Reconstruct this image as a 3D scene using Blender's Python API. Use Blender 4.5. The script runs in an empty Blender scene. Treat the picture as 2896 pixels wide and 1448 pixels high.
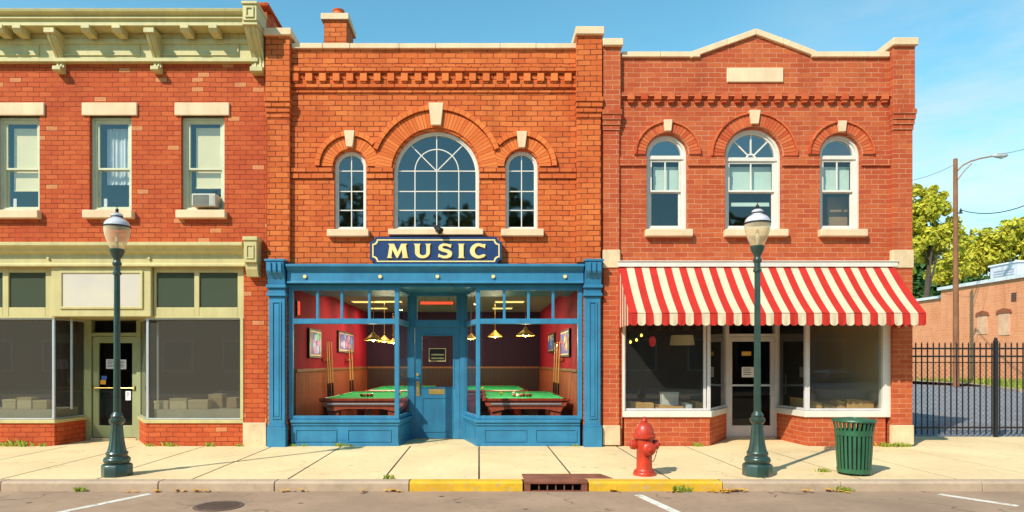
import bpy, bmesh, math, random
from mathutils import Vector, Matrix
random.seed(7)
rnd = random.random
SC = bpy.context.scene
COL = SC.collection

# ---------------------------------------------------------------- camera, sky, sun, exposure
EYE, DF, FP = 1.72, 13.5, 1856.0          # eye height, distance to the facades, focal length in photo pixels
VX, HY = 1355.0, 1025.0                    # vanishing point of the street's depth lines in the photo
cam_d = bpy.data.cameras.new('camera'); cam = bpy.data.objects.new('camera', cam_d); COL.objects.link(cam)
cam.location = (0, -DF, EYE); cam.rotation_euler = (math.radians(90), 0, 0)
cam_d.sensor_width = 36; cam_d.lens = FP / 2896 * 36
cam_d.shift_x = (1448 - VX) / 2896; cam_d.shift_y = (HY - 724) / 2896
cam_d.clip_start = .1; cam_d.clip_end = 3000
SC.camera = cam

SUN_DIR = Vector((.95, 1.05, -1.22)).normalized()
SUN_EL = math.asin(-SUN_DIR.z); SUN_ROT = math.atan2(-SUN_DIR.x, -SUN_DIR.y)
W = bpy.data.worlds.new('World'); SC.world = W; W.use_nodes = True
nt = W.node_tree; nt.nodes.clear()
def wn(t, **k):
    n = nt.nodes.new(t)
    for a, v in k.items(): setattr(n, a, v)
    return n
out = wn('ShaderNodeOutputWorld'); bg = wn('ShaderNodeBackground'); sky = wn('ShaderNodeTexSky')
sky.sky_type = 'NISHITA'; sky.sun_disc = False; sky.sun_elevation = SUN_EL; sky.sun_rotation = SUN_ROT
sky.air_density = 1.0; sky.dust_density = .15; sky.ozone_density = .35
bg.inputs['Strength'].default_value = .118
tcw = wn('ShaderNodeTexCoord'); mpw = wn('ShaderNodeMapping'); mpw.inputs['Scale'].default_value = (1.6, 1.6, 5.5)
mpw.inputs['Location'].default_value = (.3, .2, .6)
nzw = wn('ShaderNodeTexNoise'); nzw.inputs['Scale'].default_value = 1.5; nzw.inputs['Detail'].default_value = 8; nzw.inputs['Roughness'].default_value = .6
rpw = wn('ShaderNodeValToRGB'); rpw.color_ramp.elements[0].position = .40; rpw.color_ramp.elements[1].position = .60
# clouds gather low and to the east of the street
spw = wn('ShaderNodeSeparateXYZ')
hz = wn('ShaderNodeMapRange'); hz.inputs['From Min'].default_value = .55; hz.inputs['From Max'].default_value = .18; hz.inputs['To Min'].default_value = .0; hz.inputs['To Max'].default_value = 1.0
ex = wn('ShaderNodeMapRange'); ex.inputs['From Min'].default_value = .3; ex.inputs['From Max'].default_value = .62; ex.inputs['To Min'].default_value = .12; ex.inputs['To Max'].default_value = 1.0
m1 = wn('ShaderNodeMath', operation='MULTIPLY'); m2 = wn('ShaderNodeMath', operation='MULTIPLY'); m3 = wn('ShaderNodeMath', operation='MULTIPLY'); m3.inputs[1].default_value = .9
tint = wn('ShaderNodeMixRGB', blend_type='MULTIPLY'); tint.inputs[0].default_value = 1; tint.inputs[2].default_value = (1.0, 1.86, 1.74, 1)
mixw = wn('ShaderNodeMixRGB'); mixw.inputs[2].default_value = (6.9, 7.1, 6.8, 1)
L = nt.links.new
L(tcw.outputs['Generated'], mpw.inputs[0]); L(mpw.outputs[0], nzw.inputs['Vector']); L(nzw.outputs[0], rpw.inputs[0])
L(tcw.outputs['Generated'], spw.inputs[0]); L(spw.outputs['Z'], hz.inputs['Value']); L(spw.outputs['X'], ex.inputs['Value'])
L(hz.outputs[0], m1.inputs[0]); L(ex.outputs[0], m1.inputs[1]); L(m1.outputs[0], m2.inputs[0]); L(rpw.outputs[0], m2.inputs[1]); L(m2.outputs[0], m3.inputs[0])
L(sky.outputs[0], tint.inputs[1]); L(tint.outputs[0], mixw.inputs[1]); L(m3.outputs[0], mixw.inputs[0])
L(mixw.outputs[0], bg.inputs['Color']); L(bg.outputs[0], out.inputs[0])
sd = bpy.data.lights.new('sun', 'SUN'); sd.energy = 5.0; sd.angle = math.radians(.5); sd.color = (1, .94, .82)
so = bpy.data.objects.new('sun', sd); COL.objects.link(so); so.location = (-30, -40, 40)
so.rotation_euler = SUN_DIR.to_track_quat('-Z', 'Y').to_euler()
SC.view_settings.view_transform = 'Standard'; SC.view_settings.look = 'None'
SC.view_settings.exposure = .12; SC.view_settings.gamma = 1; SC.view_settings.use_curve_mapping = False
SC.cycles.max_bounces = 8; SC.cycles.transparent_max_bounces = 24; SC.cycles.caustics_reflective = False; SC.cycles.caustics_refractive = False
SC.cycles.sample_clamp_indirect = 6

# ---------------------------------------------------------------- photo pixel -> metres at a given distance from the facade plane
def PX(x, Y=0.0): return (x - VX) / FP * (DF + Y)
def PZ(y, Y=0.0): return EYE - (y - HY) / FP * (DF + Y)

# ---------------------------------------------------------------- materials
class NT:
    def __init__(s, name):
        s.m = bpy.data.materials.new(name); s.m.use_nodes = True; s.t = s.m.node_tree; s.t.nodes.clear()
        s.out = s.n('ShaderNodeOutputMaterial'); s.p = s.n('ShaderNodeBsdfPrincipled'); s.l(s.p.outputs[0], s.out.inputs[0])
    def n(s, t, **k):
        n = s.t.nodes.new(t)
        for a, v in k.items(): setattr(n, a, v)
        return n
    def l(s, a, b): s.t.links.new(a, b)
    def mix(s, f, a, b, bt='MIX'):
        n = s.n('ShaderNodeMixRGB', blend_type=bt)
        for i, v in enumerate((f, a, b)):
            if hasattr(v, 'is_output'): s.l(v, n.inputs[i])
            elif i == 0: n.inputs[0].default_value = v
            else: n.inputs[i].default_value = (*v[:3], 1)
        return n.outputs[0]
    def coord(s): return s.n('ShaderNodeTexCoord').outputs['Object']
    def noise(s, vec, scale, detail=4, rough=.55):
        n = s.n('ShaderNodeTexNoise'); n.inputs['Scale'].default_value = scale; n.inputs['Detail'].default_value = detail; n.inputs['Roughness'].default_value = rough
        s.l(vec, n.inputs['Vector']); return n.outputs[0]
    def ramp(s, v, a, b):
        n = s.n('ShaderNodeMapRange'); n.inputs['From Min'].default_value = a; n.inputs['From Max'].default_value = b
        s.l(v, n.inputs['Value']); return n.outputs[0]
    def bump(s, h, st, dist=.01):
        n = s.n('ShaderNodeBump'); n.inputs['Strength'].default_value = st; n.inputs['Distance'].default_value = dist
        s.l(h, n.inputs['Height']); s.l(n.outputs[0], s.p.inputs['Normal'])

def mat(name, col, rough=.5, var=.18, scale=3.0, bump=.15, metal=0, spec=.4, col2=None, fine=30, coat=0, streak=0, chip=None):
    k = NT(name); c = k.coord()
    a = k.noise(c, scale); b = k.noise(c, fine, 3)
    c2 = col2 or tuple(max(0, x * (1 - var)) for x in col)
    base = k.mix(k.ramp(a, .35, .65), col, c2)
    base = k.mix(k.ramp(b, .62, .75), base, k.mix(.25, base, tuple(x * .6 for x in col)))
    if streak:
        mp = k.n('ShaderNodeMapping'); mp.inputs['Scale'].default_value = (7, 7, .7); k.l(c, mp.inputs[0])
        sm = k.n('ShaderNodeMath', operation='MULTIPLY'); sm.inputs[1].default_value = streak; k.l(k.ramp(k.noise(mp.outputs[0], 1.2, 6, .65), .45, .72), sm.inputs[0])
        base = k.mix(sm.outputs[0], base, tuple(x * .45 + .01 for x in col))
    if chip: base = k.mix(k.ramp(k.noise(c, 19, 6, .75), .635, .66), base, chip)
    k.l(base, k.p.inputs['Base Color'])
    k.p.inputs['Roughness'].default_value = rough; k.p.inputs['Metallic'].default_value = metal
    k.p.inputs['Specular IOR Level'].default_value = spec
    if coat: k.p.inputs['Coat Weight'].default_value = coat; k.p.inputs['Coat Roughness'].default_value = .15
    if bump: k.bump(b, bump, .004)
    return k.m

def brickmat(name, c1, c2, mortar, c3=None, msize=.011, bw=.27, rh=.105, patch=None, bump=.5, msmooth=.25):
    k = NT(name); c = k.coord()
    sp = k.n('ShaderNodeSeparateXYZ'); k.l(c, sp.inputs[0])
    ad = k.n('ShaderNodeMath', operation='ADD'); k.l(sp.outputs[0], ad.inputs[0]); k.l(sp.outputs[1], ad.inputs[1])
    cb = k.n('ShaderNodeCombineXYZ'); k.l(ad.outputs[0], cb.inputs[0]); k.l(sp.outputs[2], cb.inputs[1])
    # hand-laid wobble of the joints
    wob = k.n('ShaderNodeTexNoise'); wob.inputs['Scale'].default_value = 2.2; wob.inputs['Detail'].default_value = 2; k.l(cb.outputs[0], wob.inputs['Vector'])
    wm = k.n('ShaderNodeVectorMath', operation='MULTIPLY_ADD'); k.l(wob.outputs['Color'], wm.inputs[0]); wm.inputs[1].default_value = (.035, .03, 0); k.l(cb.outputs[0], wm.inputs[2])
    br = k.n('ShaderNodeTexBrick'); k.l(wm.outputs[0], br.inputs['Vector'])
    br.inputs['Scale'].default_value = 1; br.inputs['Brick Width'].default_value = bw; br.inputs['Row Height'].default_value = rh
    br.inputs['Mortar Size'].default_value = msize; br.inputs['Mortar Smooth'].default_value = msmooth; br.inputs['Bias'].default_value = -.1
    br.inputs['Color1'].default_value = (0, 0, 0, 1); br.inputs['Color2'].default_value = (1, 1, 1, 1); br.inputs['Mortar'].default_value = (.5, .5, .5, 1)
    big = k.noise(cb.outputs[0], .55, 5); fine = k.noise(cb.outputs[0], 26, 4)
    col = k.mix(br.outputs['Color'], c1, c2)
    if c3: col = k.mix(k.ramp(big, .5, .72), col, k.mix(.75, col, c3))
    if patch:   # odd bricks of another colour, one brick at a time
        pm = k.n('ShaderNodeMath', operation='GREATER_THAN'); pm.inputs[1].default_value = .86; k.l(br.outputs['Color'], pm.inputs[0])
        col = k.mix(pm.outputs[0], col, patch)
    col = k.mix(k.ramp(fine, .3, .8), col, k.mix(.32, col, tuple(x * .45 for x in c1)))
    mm = k.mix(k.ramp(k.noise(cb.outputs[0], 3.3, 3), .45, .62), mortar, tuple(a * .5 + b * .5 for a, b in zip(mortar, c1)))
    # ragged joints
    jf = k.n('ShaderNodeMath', operation='MULTIPLY'); k.l(br.outputs['Fac'], jf.inputs[0]); k.l(k.ramp(fine, .22, .42), jf.inputs[1])
    col = k.mix(jf.outputs[0], col, mm)
    mp = k.n('ShaderNodeMapping'); mp.inputs['Scale'].default_value = (1.5, .16, 1); k.l(cb.outputs[0], mp.inputs[0])      # soot and rain streaks
    st = k.ramp(k.noise(mp.outputs[0], 1.3, 6, .65), .50, .78); sm = k.n('ShaderNodeMath', operation='MULTIPLY'); sm.inputs[1].default_value = .45; k.l(st, sm.inputs[0])
    col = k.mix(sm.outputs[0], col, tuple(x * .45 for x in c1))
    k.l(col, k.p.inputs['Base Color']); k.p.inputs['Roughness'].default_value = .85; k.p.inputs['Specular IOR Level'].default_value = .2
    inv = k.n('ShaderNodeMath', operation='SUBTRACT'); inv.inputs[0].default_value = 1; k.l(br.outputs['Fac'], inv.inputs[1])
    h = k.n('ShaderNodeMath', operation='MULTIPLY_ADD'); k.l(fine, h.inputs[0]); h.inputs[1].default_value = .35; k.l(inv.outputs[0], h.inputs[2])
    k.bump(h.outputs[0], bump, .008)
    return k.m

def island(name, c1, c2, rough=.8, bump=.3):
    k = NT(name); c = k.coord(); g = k.n('ShaderNodeNewGeometry')
    col = k.mix(g.outputs['Random Per Island'], c1, c2); f = k.noise(c, 24)
    col = k.mix(k.ramp(f, .35, .8), col, k.mix(.3, col, tuple(x * .45 for x in c1)))
    k.l(col, k.p.inputs['Base Color']); k.p.inputs['Roughness'].default_value = rough; k.p.inputs['Specular IOR Level'].default_value = .25
    k.bump(f, bump, .006); return k.m

def glassmat(name, tint=(.9, .93, .93), ior=1.5, rough=.02, film=0, filmcol=(.4, .45, .4)):  # film = share of flat diffuse colour over the pane
    k = NT(name); k.t.nodes.remove(k.p)
    tr = k.n('ShaderNodeBsdfTransparent'); tr.inputs[0].default_value = (*tint, 1)
    gl = k.n('ShaderNodeBsdfGlossy'); gl.inputs['Roughness'].default_value = rough
    fr = k.n('ShaderNodeFresnel'); fr.inputs[0].default_value = ior; ge = k.n('ShaderNodeNewGeometry')
    fb = k.n('ShaderNodeMath', operation='SUBTRACT'); fb.inputs[0].default_value = 1; k.l(ge.outputs['Backfacing'], fb.inputs[1])   # only the outer face of a pane mirrors
    fm = k.n('ShaderNodeMath', operation='MULTIPLY'); k.l(fr.outputs[0], fm.inputs[0]); k.l(fb.outputs[0], fm.inputs[1])
    ms = k.n('ShaderNodeMixShader'); k.l(fm.outputs[0], ms.inputs[0]); k.l(tr.outputs[0], ms.inputs[1]); k.l(gl.outputs[0], ms.inputs[2])
    last = ms.outputs[0]
    if film:
        df = k.n('ShaderNodeBsdfDiffuse'); df.inputs[0].default_value = (*filmcol, 1)
        m = k.n('ShaderNodeMixShader'); k.l(last, m.inputs[1]); k.l(df.outputs[0], m.inputs[2])
        m.inputs[0].default_value = film; last = m.outputs[0]
    k.l(last, k.out.inputs[0]); return k.m

def emit(name, col, st, base=None):
    k = NT(name); k.p.inputs['Base Color'].default_value = (*(base or col), 1)
    k.p.inputs['Emission Color'].default_value = (*col, 1); k.p.inputs['Emission Strength'].default_value = st
    return k.m

def woodmat(name, c1, c2, scale=18, rough=.5, coat=0, plank=.12):
    k = NT(name); c = k.coord()
    sp = k.n('ShaderNodeSeparateXYZ'); k.l(c, sp.inputs[0])
    ad = k.n('ShaderNodeMath', operation='ADD'); k.l(sp.outputs[0], ad.inputs[0]); k.l(sp.outputs[1], ad.inputs[1])
    cb = k.n('ShaderNodeCombineXYZ'); k.l(ad.outputs[0], cb.inputs[0]); k.l(sp.outputs[2], cb.inputs[2])
    mp = k.n('ShaderNodeMapping'); mp.inputs['Scale'].default_value = (scale, scale, 1.2); k.l(cb.outputs[0], mp.inputs[0])
    col = k.mix(k.ramp(k.noise(mp.outputs[0], 1, 5), .35, .65), c1, c2)
    if plank:
        dv = k.n('ShaderNodeMath', operation='DIVIDE'); k.l(ad.outputs[0], dv.inputs[0]); dv.inputs[1].default_value = plank
        fr = k.n('ShaderNodeMath', operation='FRACT'); k.l(dv.outputs[0], fr.inputs[0])
        lt = k.n('ShaderNodeMath', operation='LESS_THAN'); k.l(fr.outputs[0], lt.inputs[0]); lt.inputs[1].default_value = .08
        col = k.mix(lt.outputs[0], col, tuple(x * .3 for x in c1))
    k.l(col, k.p.inputs['Base Color']); k.p.inputs['Roughness'].default_value = rough
    if coat: k.p.inputs['Coat Weight'].default_value = coat
    return k.m

def groundmat(name, c1, c2, crack=.5, scale=.8, speck=None, rough=.9, bump=.3, chips=None):
    k = NT(name); c = k.coord()
    a = k.noise(c, scale, 6, .6); b = k.noise(c, 9, 5, .65); d = k.noise(c, 90, 2)
    col = k.mix(k.ramp(a, .35, .66), c1, c2)
    col = k.mix(k.ramp(b, .5, .8), col, k.mix(.35, col, tuple(x * .5 for x in c2)))
    col = k.mix(k.ramp(d, .55, .8), col, k.mix(.3, col, tuple(x * .55 for x in c1)))
    if speck:
        v = k.n('ShaderNodeTexVoronoi'); v.inputs['Scale'].default_value = 1.7; k.l(c, v.inputs['Vector'])
        col = k.mix(k.ramp(v.outputs[0], .10, .04), col, speck)
    if chips: col = k.mix(k.ramp(k.noise(c, 5.5, 7, .7), .56, .62), col, chips)
    if crack:
        mp = k.n('ShaderNodeVectorMath', operation='MULTIPLY_ADD'); nz = k.n('ShaderNodeTexNoise'); nz.inputs['Scale'].default_value = 2.5; k.l(c, nz.inputs['Vector'])
        k.l(nz.outputs['Color'], mp.inputs[0]); mp.inputs[1].default_value = (.8, .8, 0); k.l(c, mp.inputs[2])
        v = k.n('ShaderNodeTexVoronoi', feature='DISTANCE_TO_EDGE'); v.inputs['Scale'].default_value = .55; k.l(mp.outputs[0], v.inputs['Vector'])
        cr = k.ramp(v.outputs[0], .012, .003)
        m = k.n('ShaderNodeMath', operation='MULTIPLY'); k.l(cr, m.inputs[0]); k.l(k.ramp(k.noise(c, .9, 2), .5, .6), m.inputs[1])
        m2_ = k.n('ShaderNodeMath', operation='MULTIPLY'); k.l(m.outputs[0], m2_.inputs[0]); m2_.inputs[1].default_value = crack
        col = k.mix(m2_.outputs[0], col, tuple(x * .25 for x in c1))
    k.l(col, k.p.inputs['Base Color']); k.p.inputs['Roughness'].default_value = rough; k.p.inputs['Specular IOR Level'].default_value = .2
    k.bump(k.mix(.5, b, d), bump, .006); return k.m

M = {}
M['brick_orange'] = brickmat('orange_brick', (.62, .125, .028), (.76, .205, .052), (.15, .026, .012), c3=(.52, .085, .026), msize=.0095, bw=.26, rh=.108)
M['brick_red'] = brickmat('red_brick', (.52, .088, .026), (.62, .135, .040), (.17, .024, .012), c3=(.42, .058, .022), msize=.0072, bw=.25, rh=.1, patch=(.66, .25, .10))
M['brick_cream'] = brickmat('brick_with_cream_joints', (.48, .085, .030), (.60, .145, .048), (.60, .29, .16), c3=(.42, .065, .025), msize=.006, bw=.28, rh=.1)
M['arch_orange'] = island('arch_brick_orange', (.64, .125, .025), (.80, .21, .05))
M['arch_red'] = island('arch_brick_red', (.52, .07, .022), (.68, .16, .05))
M['dark_joint'] = mat('dark_joint', (.16, .03, .012), .9, .2)
M['cream_joint'] = mat('cream_joint', (.7, .38, .22), .9, .2)
M['stone'] = mat('pale_stone', (.86, .61, .38), .8, .16, 1.6, .3, spec=.2, fine=14, streak=.22)
M['stone_block'] = mat('worn_stone', (.82, .60, .36), .85, .25, 2.5, .4, spec=.2, fine=9, streak=.35, chip=(.42, .26, .14))
M['cream'] = mat('pale_yellow_green_paint', (.60, .50, .22), .5, .1, 2, .12, col2=(.52, .44, .20), streak=.30)
M['sage'] = mat('shaded_cream_door_paint', (.36, .38, .19), .5, .1, 2, .12, col2=(.30, .33, .17), streak=.25)  # the cream paint as seen in the recess, its shade put into the colour
M['window_grey'] = mat('window_cream_grey_paint', (.62, .62, .42), .5, .12, 3, .1)
M['blue'] = mat('bright_blue_paint', (.036, .225, .39), .5, .18, 2.4, .25, col2=(.028, .175, .315), fine=14, streak=.30, chip=(.05, .16, .24))
M['white'] = mat('white_window_paint', (.74, .69, .60), .5, .1, 3, .1)
M['lilac'] = mat('pale_lilac_frame_paint', (.64, .60, .59), .5, .12, 3, .08)
M['silver'] = mat('brushed_aluminium', (.70, .72, .74), .35, .08, 3, .05, metal=.6)
M['glass'] = glassmat('clear_window_glass', ior=1.42)
M['glass_up'] = glassmat('sky_reflecting_window_glass', (.94, .94, .92), 1.95)
M['glass_hall'] = glassmat('clear_hall_glass', ior=1.2)
M['glass_sky'] = glassmat('sky_mirroring_fanlight_glass', ior=3.0)
M['glass_shop'] = glassmat('reflective_shop_glass', ior=1.8, film=.025, filmcol=(.42, .40, .38))
M['glass_dark'] = glassmat('dark_sky_reflecting_glass', (.60, .68, .78), 2.2, .03)
M['glass_haze'] = glassmat('filmed_shop_glass', (.78, .8, .78), 1.6, .02, .085, (.42, .37, .31))
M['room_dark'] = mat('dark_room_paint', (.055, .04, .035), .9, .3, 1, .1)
M['room_pale'] = mat('sky_reflection_room_walls', (.22, .30, .38), .9, .3, 1, .1)  # walls turned light blue to imitate sky reflected in the panes
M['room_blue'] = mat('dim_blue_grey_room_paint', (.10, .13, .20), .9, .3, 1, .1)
M['black'] = mat('black_paint', (.012, .012, .014), .45, .3, 5, .1)
M['iron_black'] = mat('black_iron', (.018, .016, .018), .5, .3, 8, .2, spec=.5)
M['gold'] = mat('aged_brass', (.78, .52, .16), .35, .2, 12, .1, metal=.7)
M['gold_paint'] = mat('gold_leaf_paint', (.92, .70, .28), .45, .15, 9, .1)
M['navy'] = mat('navy_sign_paint', (.018, .05, .15), .4, .2, 3, .1)
M['blind'] = mat('cream_roller_blind', (.92, .82, .50), .9, .06, 2, .05)
M['curtain'] = mat('white_net_curtain', (.70, .76, .80), .95, .14, 5, .1)
M['curtain_green'] = mat('pale_curtain', (.66, .84, .74), .95, .1, 3, .1)
M['paper'] = mat('white_paper', (.82, .80, .80), .8, .05, 5, 0)
M['ink'] = mat('dark_ink', (.04, .04, .06), .7, .1, 5, 0)
M['lamp_green'] = mat('dark_green_cast_iron', (.026, .060, .044), .38, .35, 7, .25, spec=.6, coat=.3)
M['roof'] = mat('dark_roofing', (.10, .10, .10), .9)
# setting
M['paving'] = groundmat('cream_paving', (.86, .65, .36), (.72, .52, .28), .35, .5, speck=(.5, .38, .20))
M['paving_joint'] = mat('paving_joint_dirt', (.07, .045, .03), .95)
M['kerb'] = groundmat('grey_kerb_stone', (.56, .41, .28), (.42, .30, .21), .0, 1.2)
M['kerb_yellow'] = groundmat('yellow_painted_kerb', (.78, .47, .035), (.62, .34, .03), .0, 2.2, chips=(.55, .36, .14))
M['asphalt'] = groundmat('warm_grey_asphalt', (.42, .28, .185), (.30, .20, .135), .9, .7, speck=(.10, .07, .055))
M['lane_paint'] = groundmat('worn_white_road_paint', (.80, .76, .66), (.62, .55, .46), 0, 6, chips=(.40, .31, .25))
M['alley'] = groundmat('alley_asphalt', (.26, .26, .27), (.20, .20, .22), .6, .5)
M['dirt'] = groundmat('bare_ground', (.22, .18, .10), (.16, .14, .08), 0, .4)
M['iron_rust'] = mat('rusty_brown_iron', (.27, .09, .05), .7, .35, 5, .4, spec=.3)
M['drain_dark'] = mat('drain_hole', (.008, .007, .006), .95)
M['manhole'] = mat('manhole_iron', (.16, .10, .075), .7, .3, 9, .3)

# ---------------------------------------------------------------- mesh builder: world coordinates in, one object out
ROOT = {}
class MB:
    def __init__(s): s.v = []; s.f = []; s.mi = []
    def add(s, vs, fs, mi=0):
        o = len(s.v); s.v += [tuple(v) for v in vs]; s.f += [tuple(i + o for i in f) for f in fs]; s.mi += [mi] * len(fs); return s
    def box(s, x0, x1, y0, y1, z0, z1, mi=0):
        if x0 > x1: x0, x1 = x1, x0
        if y0 > y1: y0, y1 = y1, y0
        if z0 > z1: z0, z1 = z1, z0
        return s.add([(x, y, z) for z in (z0, z1) for y in (y0, y1) for x in (x0, x1)],
                     [(0, 2, 3, 1), (4, 5, 7, 6), (0, 1, 5, 4), (2, 6, 7, 3), (0, 4, 6, 2), (1, 3, 7, 5)], mi)
    def bp(s, x0, x1, y0p, y1p, Y0, Y1, mi=0):      # box given by photo pixels on the facade plane
        return s.box(PX(x0), PX(x1), Y0, Y1, PZ(y0p), PZ(y1p), mi)
    def prism(s, pts, axis, a, b, mi=0):             # 2D outline extruded: axis 'y' -> pts (x,z); 'x' -> pts (y,z); 'z' -> pts (x,y)
        n = len(pts); mk = {'y': lambda p, t: (p[0], t, p[1]), 'x': lambda p, t: (t, p[0], p[1]), 'z': lambda p, t: (p[0], p[1], t)}[axis]
        vs = [mk(p, a) for p in pts] + [mk(p, b) for p in pts]
        return s.add(vs, [tuple(range(n)), tuple(range(2 * n - 1, n - 1, -1))] + [(i, i + n, (i + 1) % n + n, (i + 1) % n) for i in range(n)], mi)
    def ring(s, outer, inner, y0, y1, closed=True, mi=0):   # frame between two outlines (x,z), extruded in y
        n = len(outer); vs = []
        for y in (y0, y1):
            vs += [(p[0], y, p[1]) for p in outer] + [(p[0], y, p[1]) for p in inner]
        fs = []; m = n if closed else n - 1
        for i in range(m):
            j = (i + 1) % n
            fs += [(i, j, n + j, n + i), (2 * n + i, 3 * n + i, 3 * n + j, 2 * n + j), (i, 2 * n + i, 2 * n + j, j), (n + i, n + j, 3 * n + j, 3 * n + i)]
        if not closed: fs += [(0, n, 3 * n, 2 * n), (n - 1, 3 * n - 1, 4 * n - 1, 2 * n - 1)]
        return s.add(vs, fs, mi)
    def lathe(s, prof, cx=0, cy=0, cz=0, seg=24, rot=0, mi=0, axis='z'):
        vs = []
        for r, z in prof:
            for i in range(seg):
                a = 2 * math.pi * i / seg + rot; p = (r * math.cos(a), r * math.sin(a), z)
                if axis == 'y': p = (p[0], p[2], p[1])
                if axis == 'x': p = (p[2], p[0], p[1])
                vs.append((cx + p[0], cy + p[1], cz + p[2]))
        fs = [(k * seg + i, k * seg + (i + 1) % seg, (k + 1) * seg + (i + 1) % seg, (k + 1) * seg + i) for k in range(len(prof) - 1) for i in range(seg)]
        fs += [tuple(range(seg - 1, -1, -1)), tuple(range((len(prof) - 1) * seg, len(prof) * seg))]
        return s.add(vs, fs, mi)
    def tube(s, pts, r, seg=8, mi=0):
        pts = [Vector(p) for p in pts]; n = len(pts); rs = r if isinstance(r, (list, tuple)) else [r] * n; vs = []
        up = Vector((0, 0, 1))
        for i, p in enumerate(pts):
            d = (pts[min(i + 1, n - 1)] - pts[max(i - 1, 0)]).normalized()
            u = d.cross(up if abs(d.z) < .95 else Vector((1, 0, 0))).normalized(); w = d.cross(u)
            for k in range(seg):
                a = 2 * math.pi * k / seg; vs.append(p + (u * math.cos(a) + w * math.sin(a)) * rs[i])
        fs = [(k * seg + i, k * seg + (i + 1) % seg, (k + 1) * seg + (i + 1) % seg, (k + 1) * seg + i) for k in range(n - 1) for i in range(seg)]
        fs += [tuple(range(seg - 1, -1, -1)), tuple(range((n - 1) * seg, n * seg))]
        return s.add(vs, fs, mi)
    def seg(s, p0, p1, z0, z1, t, off=0, a=0, b=1, mi=0):   # upright slab along a plan line p0->p1, between fractions a..b
        p0 = Vector(p0); p1 = Vector(p1); d = (p1 - p0); n = Vector((-d.y, d.x)).normalized()
        q0 = p0 + d * a; q1 = p0 + d * b
        c = [q0 + n * (off - t / 2), q1 + n * (off - t / 2), q1 + n * (off + t / 2), q0 + n * (off + t / 2)]
        return s.prism([(v.x, v.y) for v in c], 'z', z0, z1, mi)
    def build(s, name, m, parent=None, smooth=False, bevel=0, recalc=True):
        o0 = ROOT.get(parent.name, Vector((0, 0, 0))) if parent else Vector((0, 0, 0))
        me = bpy.data.meshes.new(name); me.from_pydata([tuple(Vector(v) - o0) for v in s.v], [], s.f)
        for mm in (m if isinstance(m, (list, tuple)) else [m]): me.materials.append(mm)
        for i, p in enumerate(me.polygons): p.material_index = s.mi[i]
        if recalc:
            b = bmesh.new(); b.from_mesh(me); bmesh.ops.recalc_face_normals(b, faces=b.faces); b.to_mesh(me); b.free()
        if smooth:
            try: me.shade_smooth()
            except Exception: pass
            for p in me.polygons: p.use_smooth = True
            me.set_sharp_from_angle(angle=math.radians(38))
        o = bpy.data.objects.new(name, me); COL.objects.link(o)
        if parent: o.parent = parent; ROOT[o.name] = o0
        if bevel:
            bv = o.modifiers.new('bevel', 'BEVEL'); bv.width = bevel; bv.segments = 1; bv.limit_method = 'ANGLE'; bv.angle_limit = math.radians(50)
        return o

def tag(o, label=None, cat=None, group=None, kind=None):
    if label: o['label'] = label
    if cat: o['category'] = cat
    if group: o['group'] = group
    if kind: o['kind'] = kind
    return o
def thing(name, label, cat, loc=(0, 0, 0), group=None):
    o = bpy.data.objects.new(name, None); COL.objects.link(o); o.location = loc; o.empty_display_size = .2
    ROOT[o.name] = Vector(loc); return tag(o, label, cat, group)
def copy_tree(o, parent=None):
    c = o.copy(); COL.objects.link(c); c.parent = parent
    for ch in list(o.children): copy_tree(ch, c)
    return c
def dup(o, loc, label, rz=None, sc=None):
    c = copy_tree(o); c.location = loc; c['label'] = label
    if rz is not None: c.rotation_euler = (0, 0, rz)
    if sc is not None: c.scale = (sc, sc, sc) if not isinstance(sc, tuple) else sc
    return c

def arch_pts(cx, half, zb, zs, n=20, rise=None):
    """closed outline (x,z): bottom-left, bottom-right, then the arch right to left"""
    rise = rise or half
    return [(cx - half, zb), (cx + half, zb)] + [(cx + half * math.cos(math.pi * i / n), zs + rise * math.sin(math.pi * i / n)) for i in range(n + 1)]
def wall_mesh(outer, holes, y0, y1):
    """a wall with real openings; outlines are (x,z)"""
    mb = MB(); b = bmesh.new(); es = []
    for loop in [outer] + holes:
        vs = [b.verts.new((p[0], y0, p[1])) for p in loop]
        es += [b.edges.new((vs[i], vs[(i + 1) % len(vs)])) for i in range(len(vs))]
    bmesh.ops.triangle_fill(b, use_beauty=True, use_dissolve=False, edges=es, normal=(0, -1, 0))
    b.verts.index_update(); vs = [tuple(v.co) for v in b.verts]; fs = [tuple(v.index for v in f.verts) for f in b.faces]; b.free()
    mb.add(vs, fs); mb.add([(v[0], y1, v[2]) for v in vs], fs)
    for loop in [outer] + holes:
        n = len(loop)
        mb.add([(p[0], y0, p[1]) for p in loop] + [(p[0], y1, p[1]) for p in loop], [(i, (i + 1) % n, (i + 1) % n + n, i + n) for i in range(n)])
    return mb
def P2(pts): return [(PX(x), PZ(y)) for x, y in pts]
# ---------------------------------------------------------------- plan strips for shopfronts
def offp(plan, off):
    P = [Vector(p) for p in plan]; n = len(P); res = []
    for i in range(n):
        ds = []
        if i > 0: ds.append((P[i] - P[i - 1]).normalized())
        if i < n - 1: ds.append((P[i + 1] - P[i]).normalized())
        ns = [Vector((-d.y, d.x)) for d in ds]
        if len(ns) == 1: res.append(P[i] + ns[0] * off)
        else:
            m = (ns[0] + ns[1]).normalized(); res.append(P[i] + m * off / max(.3, m.dot(ns[0])))
    return [(v.x, v.y) for v in res]
def strip(mb, plan, o0, o1, z0, z1, mi=0):
    return mb.prism(offp(plan, o0) + offp(plan, o1)[::-1], 'z', z0, z1, mi)

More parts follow.
